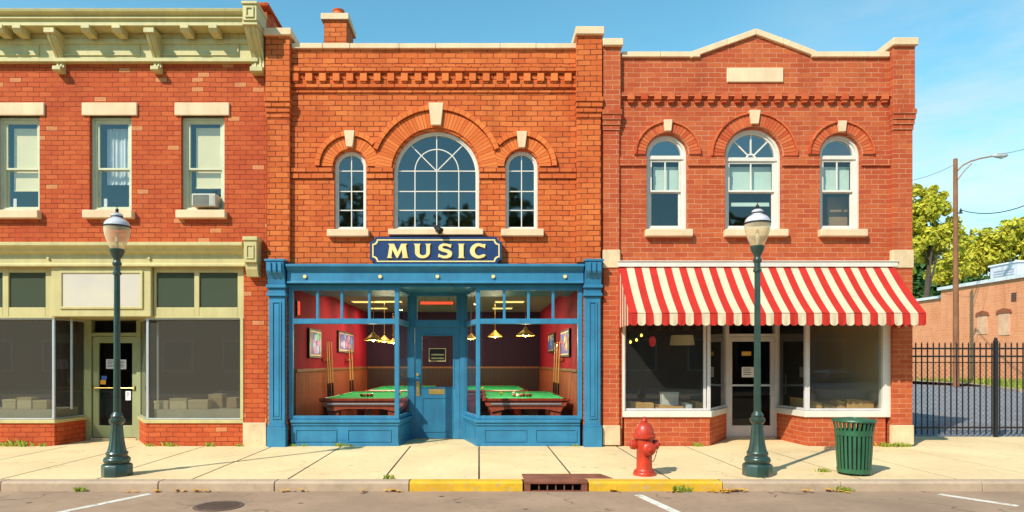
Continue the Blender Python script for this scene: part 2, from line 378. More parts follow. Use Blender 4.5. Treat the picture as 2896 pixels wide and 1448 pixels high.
def bay_window(parent, plan, z0, z1, rails, tiers, m, mg, t=.05, post=.075, rail=.07, label=None, ends=(1, 1), pt=.012, posts=None):
    """shop window along a plan line: parent > shop_window (frame) > pane ...; tiers = per tier, per segment list of mullion fractions"""
    f = MB(); zs = [z0] + rails + [z1]
    strip(f, plan, -t / 2, t / 2, z0, z0 + rail * .8); strip(f, plan, -t / 2, t / 2, z1 - rail * .8, z1)
    for r in rails: strip(f, plan, -t * .6, t * .6, r - rail * .6, r + rail * .6)
    for i, p in enumerate(plan):
        if (i == 0 and not ends[0]) or (i == len(plan) - 1 and not ends[1]): continue
        q = Vector(p); w = post / 2
        f.box(q.x - w, q.x + w, q.y - w, q.y + w, z0 + .002, z1 - .002)
    for k in range(len(zs) - 1):
        for i in range(len(plan) - 1):
            p0, p1 = Vector(plan[i]), Vector(plan[i + 1])
            for fr in tiers[k][i]:
                d = (p1 - p0); w = .028 / d.length
                f.seg(p0, p1, zs[k] + .003, zs[k + 1] - .003, t * .8, 0, fr - w, fr + w)
    fo = f.build('shop_window', m, parent, bevel=.006)
    if label: fo['label'] = label
    for k in range(len(zs) - 1):
        for i in range(len(plan) - 1):
            fr = [0] + list(tiers[k][i]) + [1]
            for a, b in zip(fr[:-1], fr[1:]):
                MB().seg(plan[i], plan[i + 1], zs[k] + .01, zs[k + 1] - .01, pt, 0, a + .004, b - .004).build('pane', mg, fo)
    return fo

def sash_window(parent, x0, x1, y0, y1, ym, m, mg, sill, lintel=None, blinds=(), arch=None, label=None, vm=False, fan=0, mb_m=None, open_y=None):
    """px box; arch = (cx, half, spring) replaces the square head"""
    f = MB(); fw = 7
    if arch:
        cx, half, sp = arch; n = 20
        def ol(d): return [(cx - half + d, y1 - d), (cx + half - d, y1 - d)] + [(cx + (half - d) * math.cos(math.pi * i / n), sp - (half - d) * math.sin(math.pi * i / n)) for i in range(n + 1)]
        o_, a_, b_ = P2(ol(0)), P2(ol(fw)), P2(ol(fw * 1.9))
        f.ring(o_, a_, .08, .22); f.ring(a_, b_, .12, .20)
        f.bp(cx - half + fw, cx + half - fw, sp - 1, sp + 10, .095, .20)
        ytop = sp + 10; xa, xb = x0 + fw, x1 - fw
    else:
        o_ = P2([(x0, y1), (x1, y1), (x1, y0), (x0, y0)]); a_ = P2([(x0 + fw, y1 - fw), (x1 - fw, y1 - fw), (x1 - fw, y0 + fw), (x0 + fw, y0 + fw)])
        b_ = P2([(x0 + fw * 1.9, y1 - fw * 1.6), (x1 - fw * 1.9, y1 - fw * 1.6), (x1 - fw * 1.9, y0 + fw * 1.9), (x0 + fw * 1.9, y0 + fw * 1.9)])
        f.ring(o_, a_, .08, .22); f.ring(a_, b_, .105, .215)
        ytop = y0 + fw * 1.5; xa, xb = x0 + fw, x1 - fw
    w = f.build('window', m, parent, bevel=.005)
    if label: w['label'] = label
    # sashes
    xa += 6; xb -= 6; yb = y1 - 9; s = 6
    up = MB(); up.ring(P2([(xa, ym + 3), (xb, ym + 3), (xb, ytop), (xa, ytop)]), P2([(xa + s, ym - 3), (xb - s, ym - 3), (xb - s, ytop + s), (xa + s, ytop + s)]), .125, .16)
    if vm: up.bp((xa + xb) / 2 - 2, (xa + xb) / 2 + 2, ytop + 3, ym - 1, .13, .155)
    up.build('sash', m, w, bevel=.004)
    lo = MB(); lo.ring(P2([(xa, yb), (xb, yb), (xb, ym - 2), (xa, ym - 2)]), P2([(xa + s, yb - s), (xb - s, yb - s), (xb - s, ym + 5), (xa + s, ym + 5)]), .163, .195)
    lo.build('sash', m, w, bevel=.004)
    MB().bp(xa + 2, xb - 2, ytop + 2, ym, .140, .146).build('pane', mg, w)
    MB().bp(xa + 2, xb - 2, ym, yb - 2, .176, .182).build('pane', mg, w)
    if arch:
        cx, half, sp = arch
        MB().prism(P2([(cx + (half - 9) * math.cos(math.pi * i / 20), sp + 2 - (half - 9) * math.sin(math.pi * i / 20)) for i in range(21)]), 'y', .15, .156).build('pane', M['glass_sky'], w)
        if fan:
            fm = MB()
            for a in (45, 90, 135):
                a = math.radians(a); c, s_ = math.cos(a), math.sin(a); e = 2
                fm.prism(P2([(cx + 8 * c - e * s_, sp - 8 * s_ - e * c), (cx + 8 * c + e * s_, sp - 8 * s_ + e * c), (cx + (half - 10) * c + e * s_, sp - (half - 10) * s_ + e * c), (cx + (half - 10) * c - e * s_, sp - (half - 10) * s_ - e * c)]), 'y', .135, .165)
            fm.ring(P2([(cx + 14 * math.cos(math.pi * i / 12), sp - 14 * math.sin(math.pi * i / 12)) for i in range(13)]), P2([(cx + 10 * math.cos(math.pi * i / 12), sp - 10 * math.sin(math.pi * i / 12)) for i in range(13)]), .13, .17, closed=False)
            fm.build('glazing_bar', m, w)
    sx0, sx1, sy0, sy1 = sill
    MB().bp(sx0, sx1, sy0, sy1, -.13, .1).build('sill', M['stone'], w, bevel=.012)
    if lintel:
        lx0, lx1, ly0, ly1 = lintel
        MB().bp(lx0, lx1, ly0, ly1, -.045, .1).build('lintel', M['stone'], w, bevel=.01)
    for (bx0, bx1, by0, by1, mm, nm) in blinds:
        mb = MB()
        if nm == 'curtain':
            n = 26; ys = [(.30 + .018 * math.sin(i * 1.9) + .01 * math.sin(i * .7)) for i in range(n + 1)]
            X = [PX(bx0 + (bx1 - bx0) * i / n) for i in range(n + 1)]; za, zb = PZ(by0), PZ(by1)
            mb.add([(X[i], ys[i], za) for i in range(n + 1)] + [(X[i], ys[i], zb) for i in range(n + 1)] + [(X[i], ys[i] + .006, za) for i in range(n + 1)] + [(X[i], ys[i] + .006, zb) for i in range(n + 1)],
                   [(i, i + 1, n + 2 + i, n + 1 + i) for i in range(n)] + [(2 * n + 2 + i, 3 * n + 3 + i, 3 * n + 4 + i, 2 * n + 3 + i) for i in range(n)])
            mb.build(nm, mm, w, smooth=True, recalc=False)
        else:
            mb.bp(bx0, bx1, by0, by1, .245, .252); mb.bp(bx0, bx1, by1 - 3, by1 + 1, .235, .262); mb.build(nm, mm, w)
    return w

def room(name, m, parent, x0, x1, y0, y1, z0, z1, skip=()):
    v = [(x, y, z) for z in (z0, z1) for y in (y0, y1) for x in (x0, x1)]
    fs = {'floor': (0, 1, 3, 2), 'ceil': (4, 6, 7, 5), 'back': (2, 3, 7, 6), 'left': (0, 2, 6, 4), 'right': (1, 5, 7, 3)}
    mb = MB(); mb.add(v, [f for k, f in fs.items() if k not in skip]); return mb.build(name, m, parent, recalc=False)

def voussoirs(mb, cx, cy, r0, r1, a0, a1, step_px, y0, y1, keep=None, gap=.9):
    rm = (r0 + r1) / 2; n = max(3, int(round(rm * (a1 - a0) / step_px)))
    for i in range(n):
        g = gap / rm / 2; t0 = a0 + (a1 - a0) * i / n + g; t1 = a0 + (a1 - a0) * (i + 1) / n - g; tm = (t0 + t1) / 2
        if keep and not keep(cx + rm * math.cos(tm), cy - rm * math.sin(tm)): continue
        q = [(cx + r * math.cos(t), cy - r * math.sin(t)) for r, t in ((r0, t0), (r1, t0), (r1, tm), (r1, t1), (r0, t1), (r0, tm))]
        mb.prism(P2(q), 'y', y0, y1)
def keystone(parent, cx, y0, y1, wt, wb, Y=-.10):
    MB().prism(P2([(cx - wt, y0), (cx + wt, y0), (cx + wb, y1), (cx - wb, y1)]), 'y', Y, .05).build('keystone', M['stone'], parent, bevel=.008)

def notice(name, label, x0, x1, y0, y1, Y, lines=4, cat='notice', m=None, group=None):
    t = thing(name, label, cat, (PX((x0 + x1) / 2, Y), Y, PZ(y1, Y)), group)
    MB().box(PX(x0, Y), PX(x1, Y), Y, Y + .003, PZ(y0, Y), PZ(y1, Y)).build('sheet', m or M['paper'], t)
    if lines:
        mb = MB(); h = (y1 - y0) / (lines + 1.5)
        for i in range(lines):
            mb.box(PX(x0 + 4, Y), PX(x1 - 4 - (8 * rnd()), Y), Y - .002, Y, PZ(y0 + h * (i + .9), Y), PZ(y0 + h * (i + .9) + 1.6, Y))
        mb.build('print', M['ink'], t)
    return t

# ================================================================ the setting
def struct(mb, name, m, **k):
    o = mb.build(name, m, **k); o['kind'] = 'structure'; return o
struct(MB().add([(-400, -200, -.16), (400, -200, -.16), (400, 600, -.16), (-400, 600, -.16)], [(0, 1, 2, 3)]), 'ground', M['dirt'])
struct(MB().box(-120, 120, -18, -4.03, -.30, -.14), 'road', M['asphalt'])
# pavement: concrete slabs with open joints over a dirty bed
bed = MB().box(-40, 30, -3.9, 0.3, -.28, -.004); bed.box(8.8, 30, .3, 1.75, -.28, -.004)
for a, b in ((PX(147), PX(414)), (PX(1129), PX(1346)), (PX(2006), PX(2285))): bed.box(a - .6, b + .6, .3, 1.7, -.28, -.004)
struct(bed, 'pavement_bed', M['paving_joint'])
sl = MB(); g = .014
for i in range(-28, 20):
    x0, x1 = i * 1.41 + g, (i + 1) * 1.41 - g
    sl.box(x0, x1, -3.80, -2.12 - g, -.12, 0)
    sl.box(x0, x1, -2.12 + g, (-.005 if x1 < 8.7 else 1.72), -.12, 0)
# recess floors behind the door openings
Yd = [1.0, 1.3, 1.3]
for (a, b, c, d, y) in ((PX(147), PX(414), PX(243, 1.0), PX(399, 1.0), 1.03), (PX(1129), PX(1346), PX(1164, 1.3), PX(1311, 1.3), 1.33), (PX(2006), PX(2285), PX(2054, 1.3), PX(2195, 1.3), 1.33)):
    sl.prism([(a, .004), (b, .004), (d, y), (c, y)], 'z', -.12, .003)
struct(sl, 'pavement', M['paving'], bevel=.002)
# kerb stones, some painted yellow
kj = [-2600, -1700, -1000, -430, 0, 447, 776, 1157, 1480, 1665, 2045, 2380, 2780, 3400, 4200]
ks, ky = MB(), MB()
Yk = -4.03
prof = [(Yk, -.24), (Yk, -.03), (Yk + .03, 0), (Yk + .215, 0), (Yk + .215, -.24)]
for a, b in zip(kj[:-1], kj[1:]):
    if a == 1480: continue
    xa, xb = PX(a, Yk) + .006, PX(b, Yk) - .006
    (ky if 1157 <= a < 2045 else ks).prism(prof, 'x', xa, xb)
struct(ks, 'kerb', M['kerb'], bevel=.008); struct(ky, 'kerb_yellow_paint', M['kerb_yellow'], bevel=.008)
# painted parking lines, following the photo's slants across the carriageway
lines = MB()
for (xa, ya, xb, yb, w) in ((424, 1397, 177, 1448, .11), (1805, 1400, 1925, 1455, .12), (2657, 1398, 2879, 1431, .10)):
    da, db = (EYE + .14) * FP / (ya - HY), (EYE + .14) * FP / (yb - HY)
    A = Vector(((xa - VX) / FP * da, da - DF)); B = Vector(((xb - VX) / FP * db, db - DF))
    if ya != 1398: B = A + (B - A) * 2.6
    d = (B - A).normalized(); n = Vector((-d.y, d.x)) * w / 2
    lines.prism([tuple(A - n), tuple(B - n), tuple(B + n), tuple(A + n)], 'z', -.142, -.136)
struct(lines, 'road_marking', M['lane_paint'])
# the lot and lane behind the fence
struct(MB().box(8.9, 60, 1.75, 80, -.3, -.03), 'side_lane', M['alley'])
def edge_pt(x, y): d = EYE * FP / (y - HY); return ((x - VX) / FP * d, d - DF)
e = [edge_pt(2560, 1078), edge_pt(2745, 1088), edge_pt(2896, 1108), (38, 14)]
kb = MB()
for a, b in zip(e[:-1], e[1:]): kb.seg(a, b, -.2, .12, .35)
struct(kb, 'lane_kerb', M['kerb'])

# ================================================================ LEFT BUILDING
B1 = thing('brick_building', 'red brick two-storey building with a deep pale yellow-green bracketed cornice, leftmost in the street', 'building', (PX(372), 0, 0))
xL, xR = PX(-420), PX(755) - .004
zT = PZ(34)
wins = [(-9, 112), (253, 372), (512, 635)]
holes = [P2([(a, 595), (b, 595), (b, 328), (a, 328)]) for a, b in wins]
holes.append([(PX(-340), -.15), (PX(689), -.15), (PX(689), PZ(752)), (PX(-340), PZ(752))])
w = wall_mesh([(xL, -.28), (xR, -.28), (xR, zT), (xL, zT)], holes, 0, .3)
w.box(xL, xL + .3, .3, 9, -.28, zT + .1); w.box(xR - .3, xR, .302, 9, -.28, zT + .12); w.box(xL, xR, 9, 9.3, -.28, zT - .6)
w.build('wall', M['brick_red'], B1)
MB().box(xL + .3, xR - .3, .3, 9, 7.6, 7.85).build('roof', M['roof'], B1)
MB().box(xL + .3, xR - .3, .305, 9, 4.0, 4.25).build('floor_slab', M['room_dark'], B1)
MB().prism([(-.02, zT + .13), (-.02, zT + .19), (9, zT + .19), (9, zT + .13)], 'x', xR - .33, xR + .03).build('coping', M['brick_red'], B1)
room('interior_wall', M['room_dark'], B1, xL + .32, xR - .32, .31, 5, 4.26, 7.58)
room('interior_wall', M['room_dark'], B1, xL + .32, xR - .32, .31, 7, -.02, 3.99)
# party pier at right of the shopfront: worn stone foot
MB().bp(688, 754, 1195, 1268, -.03, .1).build('pier_foot', M['stone_block'], B1, bevel=.01)
# cornice
cz = lambda y, Y=0: PZ(y, Y)
pc = -.43
co = MB()
zs1, zt1 = PZ(69, pc), PZ(28, pc)
h = zt1 - zs1
prof = [(.05, zs1), (pc + .05, zs1), (pc + .05, zs1 + .10), (pc, zs1 + .12), (pc, zs1 + h * .52), (pc + .05, zs1 + h * .56), (pc + .05, zs1 + h * .66), (pc - .05, zs1 + h * .82), (pc - .07, zt1), (.05, zt1 + .03)]
co.prism(prof, 'x', xL, PX(723, pc) - .02)
zf0, zf1 = PZ(178), zs1
co.box(xL, PX(735), -.07, .0, zf0 + .04, zf1)          # frieze board
co.box(xL, PX(735), -.13, .0, zf0 - .03, zf0 + .05)    # bottom mould
co.box(xL, PX(735), -.10, .0, zf1 - .22, zf1 - .12)
for (a, b) in ((-120, 118), (178, 402), (458, 680)):     # sunk panels read by their raised rims
    za, zb = PZ(163), PZ(124); xa, xb = PX(a), PX(b)
    co.ring([(xa, za), (xb, za), (xb, zb), (xa, zb)], [(xa + .035, za + .035), (xb - .035, za + .035), (xb - .035, zb - .035), (xa + .035, zb - .035)], -.095, -.06)
corn = co.build('cornice', M['cream'], B1, bevel=.008)
def console(x0, x1, ztop, zbot, proj, parent):
    mb = MB(); H = ztop - zbot; pts = []
    for i in range(15):
        t = i / 14; pr = proj * (.12 + .88 * (1 - t) ** 1.6) + .05 * math.sin(t * math.pi * 2) * (proj / .4)
        pts.append((-pr - .05, ztop - H * t * .86))
    pts += [(-.20, zbot + H * .13), (-.20, zbot + .02), (-.14, zbot), (.0, zbot), (.0, ztop)]
    mb.prism(pts, 'x', x0, x1); w = x1 - x0
    mb.prism([(p[0] - .018, p[1]) for p in pts[:15]] + [(p[0] + .01, p[1]) for p in pts[:15]][::-1], 'x', x0 + w * .2, x0 + w * .4)
    mb.prism([(p[0] - .018, p[1]) for p in pts[:15]] + [(p[0] + .01, p[1]) for p in pts[:15]][::-1], 'x', x0 + w * .6, x0 + w * .8)
    mb.box(x0 - .02, x1 + .02, -proj - .07, 0, ztop - .10, ztop - .002)
    return mb.build('bracket', M['cream'], parent, bevel=.006)
for a, b in ((-152, -128), (128, 152), (410, 434)): console(PX(a, -.4), PX(b, -.4), PZ(79, -.4), PZ(205, -.1), .36, corn)
mb = MB()
for a in (-52, -14, 37, 231, 318, 511, 591): 
    xa = PX(a, -.4); mb2 = MB().prism([(-.44, zs1), (-.44, zs1 - .07), (-.38, zs1 - .14), (-.14, zs1 - .15), (-.14, zs1)], 'x', xa, xa + .17); mb2.build('dentil', M['cream'], corn, bevel=.006)
eb = MB()   # big end bracket with its block
xa, xb = PX(686, -.6), PX(723, -.6)
eb.box(xa, xb + .02, -.60, .0, PZ(57, -.6), PZ(6, -.6)); eb.box(xa - .02, xb + .04, -.63, 0, PZ(12, -.6), PZ(4, -.6))
za, zb = PZ(50, -.6), PZ(18, -.6); eb.ring([(xa + .05, za), (xb - .03, za), (xb - .03, zb), (xa + .05, zb)], [(xa + .09, za + .04), (xb - .07, za + .04), (xb - .07, zb - .04), (xa + .09, zb - .04)], -.625, -.60)
eb.build('end_block', M['cream'], corn, bevel=.008)
console(xa, xb, PZ(60, -.5), PZ(206, -.15), .50, corn)
# upper windows
gm = M['glass_up']
W1_ = sash_window(B1, -9, 112, 328, 595, 473, M['window_grey'], gm, (-20, 118, 597, 620), (-22, 128, 292, 328), [(16, 104, 352, 532, M['blind'], 'blind')])
W2_ = sash_window(B1, 253, 372, 328, 595, 473, M['window_grey'], gm, (242, 382, 597, 620), (234, 390, 292, 328), [(280, 368, 350, 512, M['curtain'], 'curtain')])
W3_ = sash_window(B1, 512, 635, 328, 595, 473, M['window_grey'], gm, (504, 643, 597, 620), (496, 650, 292, 328), [(540, 625, 350, 524, M['blind'], 'blind')])
for x in (38, 294):
    t = notice('window_notice', 'small white card inside the bottom left of the %s upper window' % ('leftmost' if x == 38 else 'white-curtained'), x, x + 9, 562, 585, .20, 0, 'card')
# shopfront cornice and bulkhead
sc_ = MB(); z0, z1 = PZ(752, -.2), PZ(687, -.2)
xe = PX(690, -.2); H = z1 - z0
sc_.prism([(.0, z0), (-.14, z0), (-.14, z0 + .05), (-.10, z0 + .07), (-.10, z0 + H * .54), (-.20, z0 + H * .64), (-.22, z0 + H * .75), (-.31, z0 + H * .85), (-.31, z1), (0, z1 + .03)], 'x', xL, xe)
scn = sc_.build('shopfront_cornice', M['cream'], B1, bevel=.008)
for x in (-150, 138, 423): MB().lathe([(.028, -.14), (.028, -.11), (.02, -.10)], PX(x, -.1), 0, PZ(731, -.1), 12, axis='y').build('rosette', M['cream'], scn, smooth=True)
cb_ = MB(); xa, xb = PX(689, -.3), PX(726, -.3)
cb_.box(xa, xb, -.30, 0, PZ(742, -.3), PZ(672, -.3)); cb_.box(xa - .015, xb + .02, -.33, 0, PZ(680, -.3), PZ(669, -.3))
za, zb = PZ(732, -.3), PZ(692, -.3); cb_.ring([(xa + .05, za), (xb - .05, za), (xb - .05, zb), (xa + .05, zb)], [(xa + .08, za + .03), (xb - .08, za + .03), (xb - .08, zb - .03), (xa + .08, zb - .03)], -.32, -.30)
cb_.prism([(-.24, PZ(742, -.3)), (-.22, PZ(762, -.2)), (-.15, PZ(782, -.2)), (0, PZ(783, -.1)), (0, PZ(742, -.3))], 'x', xa + .01, xb - .01)
cb_.build('bracket', M['cream'], scn, bevel=.008)
Ys = .06
# transom band with box sign bay over the door
def transom(parent, x0, x1, y0, y1, cells, m, mg, Y=.06, t=.08):
    f = MB(); xs = [x0] + [v for c in cells for v in c] + [x1]
    f.bp(x0, x1, y0, min(768, y0 + 16), Y - t / 2, Y + t / 2) if 0 else None
    ya = cells and y0 + 17
    for i in range(0, len(xs), 2): f.bp(xs[i], xs[i + 1], y0, y1, Y - t / 2, Y + t / 2)
    for c in cells: f.bp(c[0], c[1], y0, c_y0, Y - t / 2 + .003, Y + t / 2 - .003); f.bp(c[0], c[1], c_y1, y1, Y - t / 2 + .003, Y + t / 2 - .003)
    o = f.build('transom_window', m, parent, bevel=.006)
    for c in cells: MB().bp(c[0] - 1, c[1] + 1, c_y0 - 1, c_y1 + 1, Y - .005, Y + .005).build('pane', mg, o)
    return o
c_y0, c_y1 = 770, 869
glf = glassmat('smoky_transom_glass', (.45, .5, .45), 1.5, .05, .5, (.12, .15, .10))
transom(B1, -330, 146, 752, 896, [(-310, -215), (-195, -110), (-95, 5), (22, 127)], M['cream'], glf)
transom(B1, 433, 689, 752, 896, [(440, 548), (562, 671)], M['cream'], glf)
bx = MB(); Yb_ = -.06
bx.box(PX(150), PX(431), Yb_, .16, PZ(896), PZ(753)); 
bxo = bx.build('sign_box', M['cream'], B1, bevel=.01)
mb = MB(); A = (PX(170, Yb_), PX(405, Yb_), PZ(874, Yb_), PZ(766, Yb_)); d = .05
mb.ring([(A[0], A[2]), (A[1], A[2]), (A[1], A[3]), (A[0], A[3])], [(A[0] + d, A[2] + d), (A[1] - d, A[2] + d), (A[1] - d, A[3] - d), (A[0] + d, A[3] - d)], Yb_ - .03, Yb_)
mb.build('frame', M['cream'], bxo, bevel=.006)
MB().box(A[0] + d, A[1] - d, Yb_ - .008, Yb_ - .001, A[2] + d, A[3] - d).build('blank_panel', mat('weathered_sign_panel', (.64, .55, .42), .5, .2, .9, .05, col2=(.52, .47, .42)), bxo)
# ceiling of the recess
MB().box(PX(-330), PX(689), .11, 1.3, PZ(896), PZ(893)).build('recess_ceiling', M['cream'], B1)
bL = [(PX(-330), Ys), (PX(147), Ys), (PX(243, 1.0), 1.0)]; bR = [(PX(399, 1.0), 1.0), (PX(414), Ys), (PX(689), Ys)]
zsill, ztp = PZ(1187), PZ(899)
bay_window(B1, bL, zsill, ztp, [], [[[.45], []]], M['silver'], M['glass_haze'], post=.05, rail=.035, t=.04, label='shop window left of the sage door')
bay_window(B1, bR, zsill, ztp, [], [[[], []]], M['silver'], M['glass_haze'], post=.05, rail=.035, t=.04, label='shop window right of the sage door')
for pl in (bL, bR):
    r = MB(); strip(r, pl, -.04, .10, -.1, zsill - .075); r.build('stall_riser', M['brick_red'], B1)
    r = MB(); strip(r, pl, -.075, .12, zsill - .075, zsill - .004); r.build('window_sill', M['cream'], B1, bevel=.008)
    r = MB(); strip(r, pl, -.05, .05, ztp, PZ(897)+.02); r.build('window_head', M['cream'], B1)
MB().box(PX(680), PX(689), -.02, .14, zsill, PZ(899)).build('corner_post', M['cream'], B1, bevel=.006)
for x in (203, 447): MB().box(PX(x, .3) - .018, PX(x, .3) + .018, .28, .315, .74, 2.63).build('mullion_reflection', M['silver'], B1)  # added silver strips that stand for reflections of the mullions
# door wall
Y = 1.0
mb = MB()
for x0, x1 in ((241, 262), (389, 402)): mb.box(PX(x0, Y), PX(x1, Y), Y - .06, Y + .1, 0, PZ(896))
mb.box(PX(262, Y), PX(389, Y), Y - .05, Y + .09, PZ(904, Y), PZ(890)); mb.box(PX(262, Y), PX(389, Y), Y - .05, Y + .09, PZ(951, Y), PZ(941, Y))
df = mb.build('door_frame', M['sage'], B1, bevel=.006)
MB().box(PX(262, Y), PX(389, Y), Y, Y + .01, PZ(942, Y), PZ(903, Y)).build('pane', M['glass'], df)
def glazed_door(parent, x0, x1, y0, y1, gx0, gx1, gy0, gy1, Y, m, mg):
    mb = MB(); o_ = [(PX(x0, Y), PZ(y1, Y)), (PX(x1, Y), PZ(y1, Y)), (PX(x1, Y), PZ(y0, Y)), (PX(x0, Y), PZ(y0, Y))]
    i_ = [(PX(gx0, Y), PZ(gy1, Y)), (PX(gx1, Y), PZ(gy1, Y)), (PX(gx1, Y), PZ(gy0, Y)), (PX(gx0, Y), PZ(gy0, Y))]
    mb.ring(o_, i_, Y - .02, Y + .03); d = mb.build('door', m, parent, bevel=.006)
    MB().box(i_[0][0], i_[1][0], Y, Y + .01, i_[0][1], i_[2][1]).build('pane', mg, d); return d
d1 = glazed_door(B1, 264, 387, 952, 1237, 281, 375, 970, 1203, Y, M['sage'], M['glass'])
mb = MB(); mb.tube([(PX(272, Y), Y - .07, PZ(1097, Y)), (PX(383, Y), Y - .07, PZ(1097, Y))], .012)
for x in (272, 383): mb.box(PX(x, Y) - .02, PX(x, Y) + .02, Y - .08, Y - .02, PZ(1102, Y), PZ(1092, Y))
mb.build('push_bar', M['gold'], d1, smooth=True)
notice('paper_notice', 'left of two white sheets taped side by side on the sage shop door', 300, 327, 1016, 1043, Y - .03, 5)
notice('paper_notice', 'right of two white sheets taped side by side on the sage shop door', 330, 357, 1017, 1044, Y - .03, 5)
notice('paper_notice', 'small white card low on the sage shop door, under the push bar', 355, 370, 1106, 1132, Y - .03, 4)
notice('sticker', 'blue square sticker on the glass of the sage shop door', 287, 302, 1063, 1074, Y - .03, 0, 'sticker', mat('blue_sticker', (.05, .12, .4)))
notice('sticker', 'orange square sticker below the blue one on the sage shop door', 284, 299, 1075, 1087, Y - .03, 0, 'sticker', mat('orange_sticker', (.85, .35, .02)))
MB().box(PX(262, 1.0), PX(389, 1.0), .93, 1.12, -.05, .055).build('threshold', M['stone_block'], B1)
# inside the shop
MB().box(PX(-300), PX(140), .16, .95, .0, .74).build('display_platform', mat('pale_board', (.60, .54, .38), .7), B1)
MB().box(PX(425), PX(680), .16, .95, .0, .74).build('display_platform', mat('pale_board', (.60, .54, .38), .7), B1)
# window air conditioner
t = thing('air_conditioner', 'small cream box air conditioner standing in the right upper window of the red brick building', 'air conditioner', (PX(582), .1, PZ(588)))
MB().bp(550, 617, 552, 587, -.14, .25).build('housing', mat('aged_cream_metal', (.60, .57, .46), .45), t, bevel=.012)
mb = MB()
for i in range(9): mb.bp(554, 598, 556 + i * 3.3, 557.6 + i * 3.3, -.152, -.138)
mb.build('grille', mat('grey_grille', (.28, .27, .24), .5), t)
MB().bp(601, 613, 556, 583, -.146, -.138).build('side_panel', mat('grille_panel', (.5, .48, .4), .5), t)
MB().bp(603, 610, 541, 548, .0, .05).bp(606, 607.5, 547, 553, .02, .03).build('bracket', M['black'], t)

# ================================================================ MIDDLE BUILDING
B2 = thing('brick_building', 'orange brick two-storey building with a big arched window above a bright blue shopfront', 'building', (PX(1237), 0, 0))
xL, xR = PX(756), PX(1700) - .003
c1 = (1234, 490, 121); c0 = (990.5, 471, 45); c2 = (1475.5, 471, 46)
def A(c, bottom, n=28): cx, sp, h = c; return P2([(cx - h, bottom), (cx + h, bottom)] + [(cx + h * math.cos(math.pi * i / n), sp - h * math.sin(math.pi * i / n)) for i in range(n + 1)])
holes = [A(c0, 649), A(c1, 649), A(c2, 649), [(PX(812), -.15), (PX(1650), -.15), (PX(1650), PZ(803)), (PX(812), PZ(803))]]
w = wall_mesh([(xL, -.28), (xR, -.28), (xR, PZ(139)), (xL, PZ(139))], holes, 0, .3)
w.box(xL, xL + .3, .3, 9.5, -.28, PZ(141)); w.box(xR - .3, xR, .3, 9.5, -.28, PZ(141)); w.box(xL, xR, 9.5, 9.8, -.28, 7.8)
w.build('wall', M['brick_orange'], B2)
MB().box(xL + .3, xR - .3, .31, 9.5, 7.3, 7.5).build('roof', M['roof'], B2)
MB().box(xL + .3, xR - .3, .31, 9.5, 3.75, 4.0).build('floor_slab', M['room_dark'], B2)
room('interior_wall', M['room_blue'], B2, xL + .32, xR - .32, .31, 6, 4.01, 7.28)
# piers
def pier(parent, x0, x1, ytop, ybase, yc, m, Y0=-.10, cap=None, steps=4):
    mb = MB(); mb.bp(x0, x1, yc, ybase, Y0, .0)
    for i in range(steps):
        mb.bp(x0 - 1.2 * (i + 1), x1 + 1.2 * (i + 1), yc - (i + 1) * 14 , yc - i * 14, Y0 - .022 * (i + 1), 0)
    e = 1.2 * steps
    mb.bp(x0 - e * .5, x1 + e * .5, ytop, yc - steps * 14, Y0 - .05, .0)
    return mb
pr = pier(B2, 760, 823, 112, 745, 338, None); pr.build('pier', M['brick_orange'], B2, bevel=.006)
pr = pier(B2, 1630, 1697, 110, 745, 338, None); pr.build('pier', M['brick_orange'], B2, bevel=.006)
MB().bp(754, 832, 93, 113, -.22, .42).build('pier_cap', M['stone'], B2, bevel=.012)
MB().bp(1624, 1704, 89, 111, -.22, .42).build('pier_cap', M['stone'], B2, bevel=.012)
mb = MB(); xs = [826, 914, 991, 1130, 1233, 1415, 1516, 1631]
for a, b in zip(xs[:-1], xs[1:]): mb.bp(a + .5, b - .5, 125 + rnd() * .8, 140, -.06, .36)
mb.build('coping', M['stone'], B2, bevel=.008)
mb = MB(); mb.bp(824, 1629, 190, 205, -.075, 0); mb.bp(824, 1629, 205.2, 211, -.035, 0); mb.bp(824, 1629, 240, 249, -.05, 0); mb.bp(824, 1629, 257, 263, -.028, 0)
for i in range(21):
    x = 868 + i * 38.4 - 40
    if x > 823 and x + 19 < 1630: mb.bp(x, x + 19, 211.2, 233, -.080, 0, 1); mb.bp(x + 3, x + 16, 233.1, 238, -.050, 0, 1)
mb.build('corbel_table', [M['brick_orange'], M['arch_orange']], B2, bevel=.004)
# string course at the springing
for a, b in ((824, 942), (1037, 1112), (1356, 1429), (1523, 1629)):
    MB().bp(a, b, 476, 488, -.06, 0).bp(a, b, 488.2, 506, -.035, 0).build('string_course', M['brick_orange'], B2, bevel=.004)
# arches
def power(c, R, x, y): return (x - c[0]) ** 2 + (y - c[1]) ** 2 - R * R
RB, RS = 190, 98
for c, R, rin, others, vs, kb_ in ((c0, RS, 49, (c1, RB), 9, (373, 419, 15, 9)), (c1, RB, 128, None, 9.5, (295, 358, 21, 14)), (c2, RS, 50, (c1, RB), 9, (375, 421, 15, 9))):
    def keep(x, y, c=c, R=R, others=others):
        if others: return power(c, R, x, y) <= power(*others, x, y)
        return power(c, R, x, y) <= power(c0, RS, x, y) and power(c, R, x, y) <= power(c2, RS, x, y)
    mb = MB(); voussoirs(mb, c[0], c[1], rin, R - 16, 0, math.pi, vs, -.035 if others is None else -.031, 0, keep)
    mb.build('brick_arch', M['arch_orange'], B2)
    mb = MB(); voussoirs(mb, c[0], c[1], R - 13, R, 0, math.pi, 17, -.085 if others is None else -.080, 0, keep)
    mb.build('hood_mould', M['arch_orange'], B2)
    keystone(B2, c[0], *kb_)
